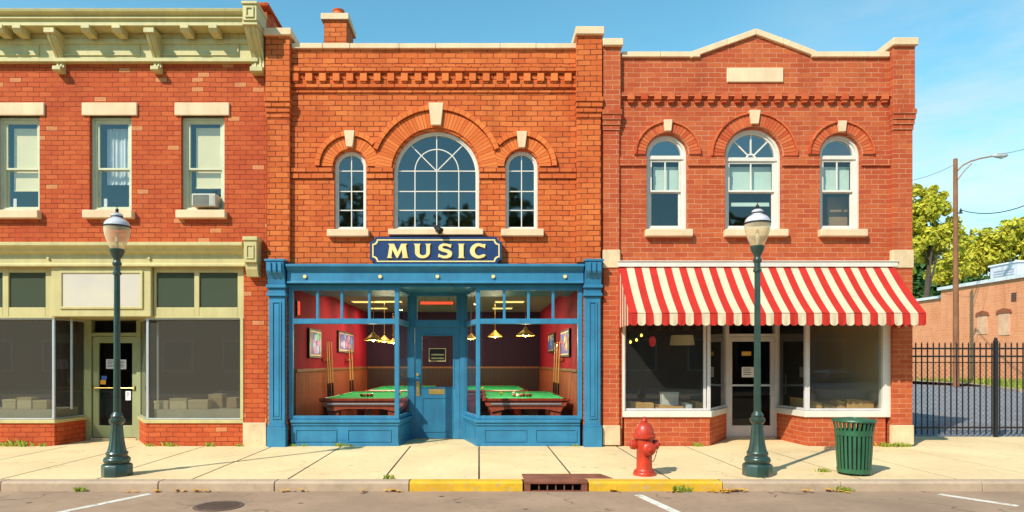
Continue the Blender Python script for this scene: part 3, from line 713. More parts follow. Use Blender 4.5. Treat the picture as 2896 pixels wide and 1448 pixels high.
# arched windows of the middle building
def arched(parent, c, y1, muntv, munth, inner=None, label=None, sill=None):
    cx, sp, half = c; n = 32
    def ol(d): return [(cx - half + d, y1 - d), (cx + half - d, y1 - d)] + [(cx + (half - d) * math.cos(math.pi * i / n), sp - (half - d) * math.sin(math.pi * i / n)) for i in range(n + 1)]
    f = MB(); f.ring(P2(ol(0)), P2(ol(6)), .07, .2); f.ring(P2(ol(6)), P2(ol(10)), .10, .19)
    w = f.build('window', M['white'], parent, bevel=.004)
    if label: w['label'] = label
    g = MB(); e = 1.35
    top = lambda x: sp - math.sqrt(max(0, (half - 8) ** 2 - (x - cx) ** 2))
    for x, yt in muntv: g.bp(x - e, x + e, (yt if yt else top(x)), y1 - 8, .118, .158)
    for y in munth: g.bp(cx - half + 8, cx + half - 8, y - e, y + e, .122, .154)
    if inner:
        icx, isp, r = inner
        g.ring(P2([(icx + (r + e) * math.cos(math.pi * i / 24), isp - (r + e) * math.sin(math.pi * i / 24)) for i in range(25)]), P2([(icx + (r - e) * math.cos(math.pi * i / 24), isp - (r - e) * math.sin(math.pi * i / 24)) for i in range(25)]), .12, .156, closed=False)
        for a in (45, 135):
            a = math.radians(a); c_, s_ = math.cos(a), math.sin(a); rr = half - 11
            g.prism(P2([(icx - e * s_, isp - e * c_), (icx + e * s_, isp + e * c_), (icx + rr * c_ + e * s_, isp - rr * s_ + e * c_), (icx + rr * c_ - e * s_, isp - rr * s_ - e * c_)]), 'y', .125, .152)
    g.build('glazing_bar', M['white'], w)
    MB().prism(P2(ol(7)), 'y', .137, .143).build('pane', M['glass_dark'], w)
    MB().bp(*sill, -.12, .1).build('sill', M['stone'], w, bevel=.012)
arched(B2, c0, 649, [(991, None)], [479, 537, 591], label='small arched window left of the big one', sill=(928, 1045, 651, 671))
arched(B2, c1, 649, [(1172, 479), (1234, None), (1297, 479)], [479, 537, 591], inner=(1234, 479, 62), label='big arched window with a fan of glazing bars', sill=(1100, 1367, 650, 667))
arched(B2, c2, 649, [(1476, None)], [479, 537, 591], label='small arched window right of the big one', sill=(1417, 1537, 650, 670))
# chimney
Yc = 1.5
x0, x1 = PX(916, Yc), PX(980, Yc); rf = MB().box(x0, x1, Yc, Yc + .8, 7.45, PZ(58, Yc)).build('chimney', M['brick_orange'], B2)
MB().box(x0 - .06, x1 + .06, Yc - .06, Yc + .86, PZ(58, Yc), PZ(40, Yc)).build('chimney_cap', M['stone'], rf, bevel=.01)
MB().lathe([(.14, 0), (.14, .1), (.125, .12), (.125, .22), (.14, .23), (.14, .26), (.10, .26), (.10, .1)], (x0 + x1) / 2, Yc + .35, PZ(40, Yc), 16).build('chimney_pot', M['arch_red'], rf, smooth=True)

# ---- blue shopfront
BL = M['blue']
def panel(mb, x0, x1, z0, z1, Y, w=.022, t=.014):
    mb.ring([(x0, z0), (x1, z0), (x1, z1), (x0, z1)], [(x0 + w, z0 + w), (x1 - w, z0 + w), (x1 - w, z1 - w), (x0 + w, z1 - w)], Y - t, Y)
for xa, xb in ((757, 811), (1650, 1702)):
    mb = MB(); X0, X1 = PX(xa, -.1), PX(xb, -.1); c = (X0 + X1) / 2
    z = lambda y: PZ(y, -.1)
    mb.box(X0 + .03, X1 - .03, -.13, 0, z(1203), z(838))
    mb.box(X0 + .005, X1 - .005, -.17, 0, -.02, z(1207)); mb.box(X0 + .015, X1 - .015, -.155, 0, z(1207), z(1201))
    mb.box(X0 + .0, X1 - .0, -.18, 0, z(838), z(829)); mb.box(X0 + .02, X1 - .02, -.15, 0, z(829), z(815)); mb.box(X0 - .005, X1 + .005, -.20, 0, z(815), z(806))
    mb.prism([(-.15, z(806)), (-.17, z(790)), (-.26, z(768)), (-.27, z(742)), (0, z(742)), (0, z(806))], 'x', X0 + .02, X1 - .02)
    mb.box(X0 - .01, X1 + .01, -.29, 0, z(742), z(736))
    for k in range(3): xx = X0 + .06 + k * .105; mb.prism([(-.275, z(775)), (-.295, z(768)), (-.295, z(745)), (-.26, z(745)), (-.25, z(775))], 'x', xx, xx + .065)
    panel(mb, X0 + .10, X1 - .10, z(1185), z(853), -.13, .028, .02); mb.box(X0 + .145, X1 - .145, -.142, -.13, z(1178), z(860))
    mb.build('pilaster', BL, B2, bevel=.006)
fa = MB(); X0, X1 = PX(811, -.15), PX(1651, -.15)
za, zb = PZ(801, -.15), PZ(748, -.15)
fa.prism([(.08, za), (-.15, za), (-.15, za + .03), (-.13, za + .045), (-.13, za + .25), (-.17, za + .27), (-.17, zb - .09), (-.24, zb - .05), (-.24, zb), (.0, zb + .02), (.08, zb + .02)], 'x', X0, X1)
fas = fa.build('fascia', BL, B2, bevel=.006)
for x in (862, 1075, 1237, 1395, 1598):
    MB().lathe([(.036, -.165), (.038, -.135), (.02, -.125)], PX(x, -.15), 0, PZ(782, -.15), 14, axis='y').build('brass_stud', M['gold_paint'], fas, smooth=True)
# soffit of the recess and lining
MB().box(PX(812), PX(1650), .0, 1.9, PZ(812), PZ(805)).build('recess_ceiling', BL, B2)
b2L = [(PX(822), .05), (PX(1122), .05), (PX(1159, 1.2), 1.2)]; b2R = [(PX(1316, 1.2), 1.2), (PX(1352), .05), (PX(1641), .05)]
z0, z1, zr = PZ(1186), PZ(811), PZ(908.5)
def fr(px, a, b): return (px - a) / (b - a)
fl = [fr(x, 822, 1122) for x in (897, 966, 1044)]; frr = [fr(x, 1352, 1641) for x in (1426.5, 1495, 1565)]
bay_window(B2, b2L, z0, z1, [zr], [[[], []], [fl, []]], BL, M['glass_hall'], post=.09, rail=.09, t=.07, label='blue-framed shop window left of the blue door')
bay_window(B2, b2R, z0, z1, [zr], [[[], []], [[], frr]], BL, M['glass_hall'], post=.09, rail=.09, t=.07, label='blue-framed shop window right of the blue door')
for pl, spans in ((b2L, ((835, 952), (982, 1106))), (b2R, ((1369, 1490), (1514, 1632)))):
    mb = MB(); strip(mb, pl, -.03, .10, -.1, z0 - .13)
    i = 0 if pl is b2L else 1
    for a, b in spans: panel(mb, PX(a), PX(b), PZ(1250), PZ(1214), .02, .022, .016)
    j = 1 - i; p0, p1 = Vector(pl[j]), Vector(pl[j + 1])
    for (za, zb, fa_, fb_) in ((.12, .15, .12, .88), (.37, .40, .12, .88)): mb.seg(p0, p1, za, zb, .02, -.035, fa_, fb_)
    for (fa_, fb_) in ((.12, .15), (.85, .88)): mb.seg(p0, p1, .15, .37, .02, -.035, fa_, fb_)
    strip(mb, pl, -.045, .0, -.01, .06)
    mb.build('stall_riser', BL, B2, bevel=.004)
    mb = MB(); strip(mb, pl, -.085, .11, z0 - .07, z0 - .004); strip(mb, pl, -.055, .11, z0 - .13, z0 - .07); mb.build('window_sill', BL, B2, bevel=.008)
Y = 1.2
mb = MB(); q = lambda x: PX(x, Y); r_ = lambda y: PZ(y, Y)
for a, b in ((1160, 1173), (1301, 1315)): mb.box(q(a), q(b), Y - .05, Y + .1, 0, r_(826))
mb.box(q(1173), q(1301), Y - .048, Y + .09, r_(838), r_(820)); mb.box(q(1173), q(1301), Y - .048, Y + .09, r_(927), r_(905))
mb.box(q(1173), q(1180), Y - .04, Y + .08, r_(905), r_(838)); mb.box(q(1291), q(1301), Y - .04, Y + .08, r_(905), r_(838))
mb.box(q(1155), q(1320), Y - .03, Y + .08, r_(820), PZ(808))
dfo = mb.build('door_frame', BL, B2, bevel=.006)
MB().box(q(1179), q(1292), Y, Y + .01, r_(906), r_(837)).build('pane', M['glass'], dfo)
mb = MB(); o_ = [(q(1174), .015), (q(1300), .015), (q(1300), r_(928)), (q(1174), r_(928))]; i_ = [(q(1194), r_(1094)), (q(1281), r_(1094)), (q(1281), r_(950)), (q(1194), r_(950))]
mb.ring(o_, i_, Y - .02, Y + .03); panel(mb, q(1194), q(1281), r_(1222), r_(1124), Y - .02, .022, .014); panel(mb, q(1190), q(1285), r_(1098), r_(946), Y - .02, .018, .012)
d2 = mb.build('door', BL, B2, bevel=.005)
MB().box(i_[0][0], i_[1][0], Y, Y + .01, i_[0][1], i_[2][1]).build('pane', M['glass'], d2)
MB().lathe([(.012, -.055), (.03, -.05), (.034, -.035), (.02, -.02), (.02, .0)], q(1182), Y - .02, r_(1059), 14, axis='y').build('knob', M['gold'], d2, smooth=True)
MB().box(q(1178), q(1187), Y - .032, Y - .018, r_(1120), r_(1078)).tube([(q(1182.5), Y - .03, r_(1083)), (q(1182.5), Y - .085, r_(1088)), (q(1182.5), Y - .085, r_(1108)), (q(1182.5), Y - .03, r_(1113))], .011).build('handle', M['gold'], d2, smooth=True)
mb = MB(); mb.box(q(1213), q(1257), Y - .03, Y - .018, r_(1115), r_(1100)); mb.box(q(1218), q(1252), Y - .036, Y - .029, r_(1111), r_(1104)); mb.build('mail_slot', M['gold'], d2, bevel=.003)
# framed notice on the door glass
t = thing('framed_notice', 'black notice with gold frame and two gold lines behind the blue door glass', 'sign', (q(1237), Y, r_(1022)))
MB().box(q(1214), q(1260), Y - .012, Y - .003, r_(1021), r_(986)).build('board', M['black'], t)
mb = MB(); a = [(q(1213), r_(1022)), (q(1261), r_(1022)), (q(1261), r_(985)), (q(1213), r_(985))]; d = .014
mb.ring(a, [(a[0][0] + d, a[0][1] + d), (a[1][0] - d, a[1][1] + d), (a[2][0] - d, a[2][1] - d), (a[3][0] + d, a[3][1] - d)], Y - .018, Y - .004); mb.build('frame', M['gold_paint'], t)
mb = MB()
for yy in (1003, 1013):
    x = 1220
    while x < 1253: ww = 1.6 + rnd() * 2.6; mb.box(q(x), q(x + ww), Y - .015, Y - .011, r_(yy + 2.2), r_(yy - 2.2 + rnd())); x += ww + 1.1
mb.build('lettering', M['gold_paint'], t)
# --- the hall behind the windows
hx0, hx1, hy0, hy1, hz0, hz1 = -3.86, 2.09, .22, 9.0, .06, 3.45
RW = mat('crimson_wall_paint', (.36, .012, .030), .85, .2, 1.2, .1, spec=.15); PW = mat('unlit_plum_wall', (.035, .010, .034), .85, .2, 1.2, .1)  # plum back wall: its lack of light is put into the dark colour
hw = MB(); hw.add([(hx0, hy0, 1.55), (hx0, hy1, 1.55), (hx0, hy1, hz1), (hx0, hy0, hz1), (hx1, hy0, 1.55), (hx1, hy1, 1.55), (hx1, hy1, hz1), (hx1, hy0, hz1)], [(0, 1, 2, 3), (5, 4, 7, 6)])
hw.build('interior_wall', RW, B2, recalc=False)
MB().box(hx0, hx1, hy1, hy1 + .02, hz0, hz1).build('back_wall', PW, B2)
WD = woodmat('red_brown_wainscot', (.42, .085, .022), (.26, .045, .012), plank=.11, rough=.75)
mb = MB(); mb.box(hx0, hx0 + .03, hy0, hy1, hz0, 1.52); mb.box(hx1 - .03, hx1, hy0, hy1, hz0, 1.52); mb.build('wainscot', WD, B2)
MB().box(hx0 + .03, hx1 - .03, hy1 - .03, hy1, hz0, 1.52).build('wainscot', woodmat('unlit_wainscot', (.05, .02, .02), (.03, .012, .012)), B2)  # darkened copy of the wainscot, shade of the unlit back wall in its colour
mb = MB(); mb.box(hx0, hx0 + .06, hy0, hy1 - .06, 1.52, 1.58); mb.box(hx1 - .06, hx1, hy0, hy1 - .06, 1.52, 1.58); mb.box(hx0, hx1, hy1 - .06, hy1, 1.52, 1.58); mb.build('chair_rail', woodmat('rail_wood', (.30, .12, .04), (.2, .07, .03), plank=0), B2)
MB().box(hx0, PX(1122) - .05, hy0, 1.3, .0, hz0).box(PX(1352) + .05, hx1, hy0, 1.3, 0, hz0).box(hx0, hx1, 1.3, hy1, .0, hz0).build('floor', mat('dark_hall_floor', (.05, .035, .035), .35, .3, 1.5, .1), B2)
MB().box(hx0, hx1, 1.3, hy1, hz1, hz1 + .1).build('ceiling', mat('grey_mauve_ceiling', (.34, .27, .30), .9, .15, 1, .1), B2)
MB().box(hx0, PX(1160, 1.2), .12, 1.3, hz1, hz1 + .1).box(PX(1315, 1.2), hx1, .12, 1.3, hz1, hz1 + .1).build('ceiling', mat('grey_mauve_bay_ceiling', (.34, .27, .30), .9, .15, 1, .1), B2)
# closing strips between hall and shell
MB().box(PX(760), hx0 - .02, .2, hy1, -.0, 3.7).box(hx1 + .02, PX(1697) - .02, .2, hy1, 0, 3.7).build('lining', M['room_dark'], B2)

# ================================================================ RIGHT BUILDING
B3 = thing('brick_building', 'red brick two-storey building with pale mortar, a low gable and a blank stone plaque', 'building', (PX(2140), 0, 0))
xL, xR = PX(1700) + .003, PX(2577)
k0, k1, k2 = (1886.5, 437, 58), (2131, 442, 80), (2377, 437, 58)
holes = [A(k0, 648), A(k1, 648), A(k2, 648), [(PX(1760), -.15), (PX(2518), -.15), (PX(2518), PZ(760)), (PX(1760), PZ(760))]]
w = wall_mesh([(xL, -.28), (xR, -.28), (xR, PZ(163)), (PX(2300), PZ(163)), (PX(2300), PZ(158)), (PX(2136), PZ(100)), (PX(1962), PZ(158)), (PX(1962), PZ(163)), (xL, PZ(163))], holes, 0, .3)
w.box(xL, xL + .3, .3, 9, -.28, PZ(165)); w.box(xR - .3, xR, .302, 9, -.28, PZ(165)); w.box(xL, xR, 9, 9.3, -.28, 7.6)
w.build('wall', M['brick_cream'], B3)
MB().box(xL + .3, xR - .3, .31, 9, 7.1, 7.3).build('roof', M['roof'], B3)
MB().box(xL + .3, xR - .3, .31, 9, 3.75, 4.0).build('floor_slab', M['room_dark'], B3)
room('interior_wall', M['room_pale'], B3, xL + .32, xR - .32, .31, 6, 4.01, 7.08)
room('interior_wall', M['room_dark'], B3, xL + .32, xR - .32, .31, 7, -.03, 3.74)
pier(B3, 1705, 1750, 139, 1255, 372, None, Y0=-.06).build('pier', M['brick_cream'], B3, bevel=.006)
pier(B3, 2517, 2573, 139, 1255, 372, None, Y0=-.09).build('pier', M['brick_cream'], B3, bevel=.006)
MB().bp(1701, 1758, 120, 140, -.19, .4).build('pier_cap', M['stone'], B3, bevel=.012)
MB().bp(2509, 2580, 119, 140, -.21, .42).build('pier_cap', M['stone'], B3, bevel=.012)
mb = MB()
for a, b in ((1757, 1866), (1867, 1978), (2292, 2411), (2412, 2512)): mb.bp(a, b, 149, 164, -.06, .36)
gp = [(1950, 150), (2054, 113), (2136, 84), (2214, 112), (2308, 148)]
for (a, b) in zip(gp[:-1], gp[1:]): mb.prism(P2([(a[0] + .5, a[1]), (b[0] - .5, b[1]), (b[0] - .5, b[1] + 17), (a[0] + .5, a[1] + 17)]), 'y', -.061, .37)
mb.build('coping', M['stone'], B3, bevel=.008)
MB().bp(2055, 2214, 193, 234, -.035, .05).build('plaque', M['stone'], B3, bevel=.012)
mb = MB(); mb.bp(1752, 2516, 265, 276, -.075, 0); mb.bp(1752, 2516, 276.2, 281, -.035, 0)
for i in range(20):
    x = 1773 + i * 37.6
    if x + 19 < 2516: mb.bp(x, x + 19, 270, 286, -.10, 0, 1); mb.bp(x + 2.5, x + 16.5, 286.1, 293, -.075, 0, 1)
mb.build('corbel_table', [M['brick_cream'], M['arch_red']], B3, bevel=.004)
for a, b in ((1751, 1829), (1945, 2051), (2211, 2319), (2435, 2516)): MB().bp(a, b, 445, 470, -.04, 0).build('string_course', M['brick_cream'], B3, bevel=.004)
for c, R, kb_ in ((k0, 93, (342, 374, 12.5, 9)), (k1, 122, (315, 354, 16, 10)), (k2, 93, (345, 376, 12.5, 9))):
    mb = MB(); voussoirs(mb, c[0], c[1], c[2] + 4, R - 5, 0, math.pi, 9.5, -.035, 0, gap=1.6); mb.build('brick_arch', M['arch_red'], B3)
    mb = MB(); voussoirs(mb, c[0], c[1], R - 4, R, 0, math.pi, 40, -.07, 0, gap=.3); mb.build('hood_mould', M['arch_red'], B3)
    n = 30; mb = MB(); mb.ring(P2([(c[0] + (R - 3) * math.cos(math.pi * i / n), c[1] - (R - 3) * math.sin(math.pi * i / n)) for i in range(n + 1)]), P2([(c[0] + (c[2] + 3) * math.cos(math.pi * i / n), c[1] - (c[2] + 3) * math.sin(math.pi * i / n)) for i in range(n + 1)]), -.022, 0, closed=False)
    mb.build('arch_joint', M['cream_joint'], B3)
    keystone(B3, c[0], *kb_, Y=-.09)
G = M['curtain_green']
sash_window(B3, 1829, 1944, 379, 649, 536, M['white'], gm, (1823, 1955, 651, 671), None, [(1856, 1928, 462, 534, G, 'blind')], arch=(k0[0], k0[2], k0[1]), vm=True, label='narrow arched window at the left')
sash_window(B3, 2051, 2211, 362, 649, 536, M['white'], gm, (2046, 2223, 651, 671), None, [(2074, 2196, 462, 534, G, 'blind'), (2080, 2190, 565, 575, G, 'blind')], arch=(k1[0], k1[2], k1[1]), vm=True, fan=1, label='wide arched window in the middle with a fanlight')
sash_window(B3, 2319, 2435, 379, 649, 536, M['white'], gm, (2313, 2445, 651, 671), None, [(2346, 2420, 462, 534, G, 'blind')], arch=(k2[0], k2[2], k2[1]), vm=True, label='narrow arched window at the right')
MB().bp(2377, 2435, 540, 650, .5, .55).build('room_partition', mat('tan_partition', (.38, .26, .14), .8), B3)
for (a, b, c, d) in ((1703, 1752, 1202, 1258), (2515, 2575, 1201, 1256), (1703, 1752, 708, 759), (2515, 2575, 709, 760)):
    MB().bp(a, b, c, d, -.115 if a > 2000 else -.085, 0).build('pier_block', M['stone_block'], B3, bevel=.01)
WL = M['lilac']
b3L = [(PX(1766), .05), (PX(2006), .05), (PX(2052, 1.3), 1.3)]; b3R = [(PX(2197, 1.3), 1.3), (PX(2285), .05), (PX(2506), .05)]
z0, z1 = PZ(1162), PZ(765)
bay_window(B3, b3L, z0, z1, [], [[[fr(1995, 1766, 2006)], []]], WL, M['glass_shop'], post=.07, rail=.06, t=.06, label='lilac-framed shop window left of the lilac door')
bay_window(B3, b3R, z0, z1, [], [[[], []]], WL, M['glass_shop'], post=.09, rail=.06, t=.06, label='lilac-framed shop window right of the lilac door')
for pl in (b3L, b3R):
    mb = MB(); strip(mb, pl, -.03, .10, -.1, z0 - .13); mb.build('stall_riser', M['brick_cream'], B3)
    mb = MB(); strip(mb, pl, -.075, .11, z0 - .13, z0 - .004); mb.build('window_sill', M['white'], B3, bevel=.008)
for a, b in ((2496, 2518), (1760, 1767)): MB().box(PX(a), PX(b), -.02, .14, z0 - .13, z1).build('corner_post', M['white'], B3, bevel=.006)
Y = 1.3
mb = MB()
for a, b in ((2051, 2060), (2189, 2199)): mb.box(q_ := PX(a, Y), PX(b, Y), Y - .05, Y + .1, 0, 3.4)
mb.box(PX(2060, Y), PX(2189, Y), Y - .048, Y + .09, PZ(952, Y), PZ(944, Y)); mb.box(PX(2060, Y), PX(2189, Y), Y - .048, Y + .09, 3.2, 3.4)
dfo = mb.build('door_frame', WL, B3, bevel=.006)
MB().box(PX(2060, Y), PX(2189, Y), Y, Y + .01, PZ(945, Y), 3.21).build('pane', M['glass'], dfo)
d3 = glazed_door(B3, 2060, 2189, 953, 1235, 2070, 2178, 966, 1203, Y, WL, M['glass'])
mb = MB(); mb.box(PX(2066, Y), PX(2180, Y), Y - .06, Y - .04, PZ(1092, Y), PZ(1087, Y)); mb.box(PX(2066, Y), PX(2069, Y), Y - .05, Y - .02, PZ(1092, Y), PZ(1087, Y)); mb.build('push_bar', M['silver'], d3)
MB().tube([(PX(2175, Y), Y - .02, PZ(1056, Y)), (PX(2175, Y), Y - .08, PZ(1058, Y)), (PX(2175, Y), Y - .08, PZ(1112, Y)), (PX(2175, Y), Y - .02, PZ(1114, Y))], .012).build('handle', M['silver'], d3, smooth=True)
MB().box(PX(2060, 1.3), PX(2189, 1.3), 1.24, 1.42, -.05, .042).build('threshold', M['stone_block'], B3)
MB().box(PX(1760), PX(2518), .13, 2.6, PZ(764), PZ(764) + .05).build('recess_ceiling', WL, B3)
notice('paper_notice', 'white printed sheet taped to the lilac shop door', 2098, 2132, 1038, 1067, Y - .03, 4)
notice('paper_notice', 'small yellow card high on the lilac shop door', 2098, 2124, 994, 1006, Y - .03, 0, m=mat('yellow_card', (.75, .45, .08)))
for (a, b) in ((PX(1772), PX(2000)), (PX(2292), PX(2510))):
    MB().box(a, b, .14, 1.0, 0, .66).build('display_platform', mat('dark_board', (.14, .11, .09), .7), B3)
TW = mat('tan_inner_wall', (.60, .40, .18), .85, .12, 1, .1)
MB().box(PX(2512), PX(2516), .14, 3.2, .0, 3.4).build('interior_wall', TW, B3)
MB().box(PX(2420, 2.0), PX(2470, 2.0), 2.0, 2.5, 0, 3.6).build('column', mat('tan_column', (.42, .30, .20), .85), B3)
# ================================================================ things on and in front of the facades
# sign
Ys_ = -.16
t = thing('shop_sign', 'navy blue sign with gold border and notched corners reading MUSIC above the blue shopfront', 'sign', (PX(1234, Ys_), Ys_, PZ(748, Ys_)))
def sgn(x0, x1, y0, y1, r):
    pts = []
    for (cx, cy, a0) in ((x1, y1, 180), (x1, y0, 270), (x0, y0, 0), (x0, y1, 90)):
        for k in range(7):
            a = math.radians(a0 - 90 * k / 6 + (90 if 0 else 0)); pts.append((cx, cy, a))
    out_ = []
    corners = [((x0, y1), (1, 0), (0, -1)), ((x0, y0), (0, 1), (1, 0)), ((x1, y0), (-1, 0), (0, 1)), ((x1, y1), (0, -1), (-1, 0))]
    # concave quarter-circle at every corner, outline clockwise in photo pixels
    for (c, u, v) in corners:
        for k in range(7):
            a = math.pi / 2 * k / 6
            out_.append((c[0] + r * (u[0] * math.cos(a) + v[0] * math.sin(a)), c[1] + r * (u[1] * math.cos(a) + v[1] * math.sin(a))))
    return [(PX(x, Ys_), PZ(y, Ys_)) for x, y in out_]
MB().prism(sgn(1046, 1420, 670, 748, 14), 'y', Ys_, -.02).build('board', M['navy'], t, bevel=.006)
mb = MB(); mb.ring(sgn(1053, 1413, 677, 741, 13), sgn(1056.5, 1409.5, 680.5, 737.5, 13), Ys_ - .012, Ys_ + .005); mb.build('border', M['gold_paint'], t)
def word(txt, size, sx, m, parent, cx, z, Y, depth=.02, off=.0, name='lettering', gap=1.15, rz=0):
    cu = bpy.data.curves.new('w', 'FONT'); cu.body = txt; cu.size = size; cu.extrude = depth; cu.offset = off; cu.align_x = 'CENTER'; cu.align_y = 'CENTER'; cu.space_character = gap
    o = bpy.data.objects.new('w', cu); COL.objects.link(o); dg = bpy.context.evaluated_depsgraph_get(); dg.update()
    me = bpy.data.meshes.new_from_object(o.evaluated_get(dg)); COL.objects.unlink(o); bpy.data.objects.remove(o)
    me.transform(Matrix.Diagonal((sx, 1, 1, 1))); me.transform(Matrix.Rotation(math.pi / 2, 4, 'X')); me.transform(Matrix.Rotation(rz, 4, 'Z'))
    me.transform(Matrix.Translation(Vector((cx, Y, z)) - ROOT[parent.name])); me.materials.clear(); me.materials.append(m)
    o = bpy.data.objects.new(name, me); COL.objects.link(o); o.parent = parent; return o
# heavy flared capitals drawn as outlines (unit: photo pixels, y up from the baseline)
def letters():
    def arcband(cx, cy, rx, ry, wx, wy, a0, a1, n=16):
        o_ = [(cx + rx * math.cos(a0 + (a1 - a0) * i / n), cy + ry * math.sin(a0 + (a1 - a0) * i / n)) for i in range(n + 1)]
        i_ = [(cx + (rx - wx) * math.cos(a0 + (a1 - a0) * i / n), cy + (ry - wy) * math.sin(a0 + (a1 - a0) * i / n)) for i in range(n + 1)]
        return o_ + i_[::-1]
    H = 40
    m_ = [(0, 0), (3, 3), (8, H - 5), (4, H), (21, H), (31, 17), (41, H), (58, H), (54, H - 5), (59, 3), (62, 0), (42, 0), (45, 3), (43, 24), (31, 0), (28, 0), (16, 24), (13, 3), (17, 0)]
    u_ = [(0, H), (20, H), (17, H - 5), (17, 15)] + [(26.5 + 9.5 * math.cos(a), 15 - 8 * math.sin(a)) for a in [math.pi - math.pi * i / 10 for i in range(1, 10)]] + [(36, 15), (36, H - 5), (33, H), (49, H), (46, H - 5), (46, 16)] + [(25 + 21 * math.cos(a), 16 - 17 * math.sin(a)) for a in [math.pi * i / 14 for i in range(1, 14)]] + [(4, 16), (4, H - 5)]
    s_ = [(2, 2), (4, 13), (8, 9), (19, 6), (27, 7.5), (30, 11), (26, 15), (12, 18.5), (4, 23), (3, 30), (7, 37), (16, 41), (27, 40.5), (35, 38), (40, 39), (38, 28), (33, 31), (24, 34.5), (16, 33.5), (14, 30), (18, 26.5), (33, 23), (41, 17), (42, 10), (38, 3), (28, -1), (16, -1), (7, 2.5)]
    i_ = [(0, 0), (3, 4), (3, H - 4), (0, H), (19, H), (16, H - 4), (16, 4), (19, 0)]
    c_ = [(45, 39), (43, 27), (38, 30)] + [(26 + 12 * math.cos(a) * .95, 20 + 13.5 * math.sin(a)) for a in [math.radians(60 + (300 - 60) * i / 14) for i in range(15)]] + [(40, 11), (46, 8), (40, 2)] + [(25 + 24 * math.cos(a), 20 + 21.5 * math.sin(a)) for a in [math.radians(300 - 240 * i / 18) for i in range(19)]] + [(40, 39)]
    return [(1094, m_), (1170, u_), (1237, s_), (1295, i_), (1328, c_)]
for nm, Y0, Y1, grow, mm in (('lettering', Ys_ - .03, Ys_ + .002, 0, M['gold_paint']),):
    mb = MB()
    for x0, pts in letters():
        mb.prism([(PX(x0 + p[0], Ys_), PZ(730 - p[1], Ys_)) for p in pts], 'y', Y0, Y1)
    mb.build(nm, mm, t)
mb = MB()
for x0, pts in letters(): mb.prism([(PX(x0 + p[0] + 2.2, Ys_), PZ(732.4 - p[1], Ys_)) for p in pts], 'y', Ys_ - .008, Ys_ + .001)
mb.build('letter_backing', mat('dark_gold_shadow_paint', (.30, .13, .03), .5), t)
# flood light above the sign
t = thing('spotlight', 'small black spotlight perched above the MUSIC sign', 'spotlight', (PX(1240), -.1, PZ(668)))
MB().tube([(PX(1234), -.0, PZ(660)), (PX(1234), -.16, PZ(656)), (PX(1236), -.24, PZ(650))], .012).build('arm', M['black'], t, smooth=True)
mb = MB(); a = Vector((PX(1230), -.20, PZ(644))); b = Vector((PX(1249), -.30, PZ(662)))
mb.tube([a, a + (b - a) * .25, a + (b - a) * .8, b], [.03, .045, .06, .07], 14); mb.build('head', M['black'], t, smooth=True)

# awning
t = thing('awning', 'red and cream striped fabric awning with scalloped valance over the lilac shopfront', 'awning', (PX(2140), -.01, PZ(757)))
AR = mat('red_awning_cloth', (.56, .020, .010), .8, .12, 2.5, .2, fine=60, streak=.35); AW = mat('cream_awning_cloth', (.70, .56, .37), .85, .12, 2.5, .2, fine=60, streak=.22)
PJ = -1.02
xa, xb = PX(1748), PX(2523); zt, zb, zv = PZ(757), PZ(886, PJ), PZ(921, PJ)
N = 37; sw = (xb - xa) / N; ns = 8
Yt = -.075
slope, val, side = MB(), MB(), MB()
def sag(t_): return -.035 * math.sin(math.pi * t_)
for i in range(N):
    x0, x1 = xa + i * sw, xa + (i + 1) * sw; mi = i % 2
    rows = [(Yt + (PJ - Yt) * k / ns, zt + (zb - zt) * k / ns + sag(k / ns)) for k in range(ns + 1)]
    rip = lambda x, t_: -.030 * abs(math.sin(math.pi * 4 * (x - xa) / (xb - xa))) * math.sin(math.pi * t_) - .006 * math.sin(x * 9 + 3 * t_)
    slope.add([(x, y, z + rip(x, k_ / ns)) for k_, (y, z) in enumerate(rows) for x in (x0, x1)], [(2 * k, 2 * k + 1, 2 * k + 3, 2 * k + 2) for k in range(ns)], mi)
    n = 8; top = [(x0 + sw * k / n, PJ - .004, zb - .004) for k in range(n + 1)]
    bot = [(x0 + sw * k / n, PJ - .012 - .008 * math.sin(k * .8 + i), zv + .045 - .045 * math.sqrt(max(0, 1 - (2 * k / n - 1) ** 2))) for k in range(n + 1)]
    val.add(top + bot, [(k, k + 1, n + 2 + k, n + 1 + k) for k in range(n)], mi)
sl_ = slope.build('canopy', [AR, AW], t, recalc=False); s_ = sl_.modifiers.new('thick', 'SOLIDIFY'); s_.thickness = .008
vo = val.build('valance', [AR, AW], t, recalc=False); s_ = vo.modifiers.new('thick', 'SOLIDIFY'); s_.thickness = .008
for sx in (xa + .004, xb - .004):   # side wings, striped downwards
    sd_ = MB(); K = 9
    for k in range(K):
        y0, y1 = Yt + (PJ - Yt) * k / K, Yt + (PJ - Yt) * (k + 1) / K
        za, zb_ = zt + (zb - zt) * k / K + sag(k / K) - .003, zt + (zb - zt) * (k + 1) / K + sag((k + 1) / K) - .003
        lo_ = zb - .13 + .0; m_ = (y0 + y1) / 2
        sd_.add([(sx, y0, za), (sx, y1, zb_), (sx, y1, zv + .03), (sx, m_, zv), (sx, y0, zv + .03)], [(0, 1, 2, 3, 4)], k % 2)
    o = sd_.build('side_wing', [AR, AW], t, recalc=False); s_ = o.modifiers.new('thick', 'SOLIDIFY'); s_.thickness = .006
mb = MB(); mb.box(xa - .02, xb + .04, -.13, -.002, PZ(757), PZ(743)); mb.box(xa - .03, xb + .05, -.15, -.002, PZ(743) + .001, PZ(740)); mb.build('head_rail', M['white'], t, bevel=.006)
mb = MB()
mb.tube([(xa + .01, PJ + .01, zb - .02), (xb - .01, PJ + .01, zb - .02)], .014)
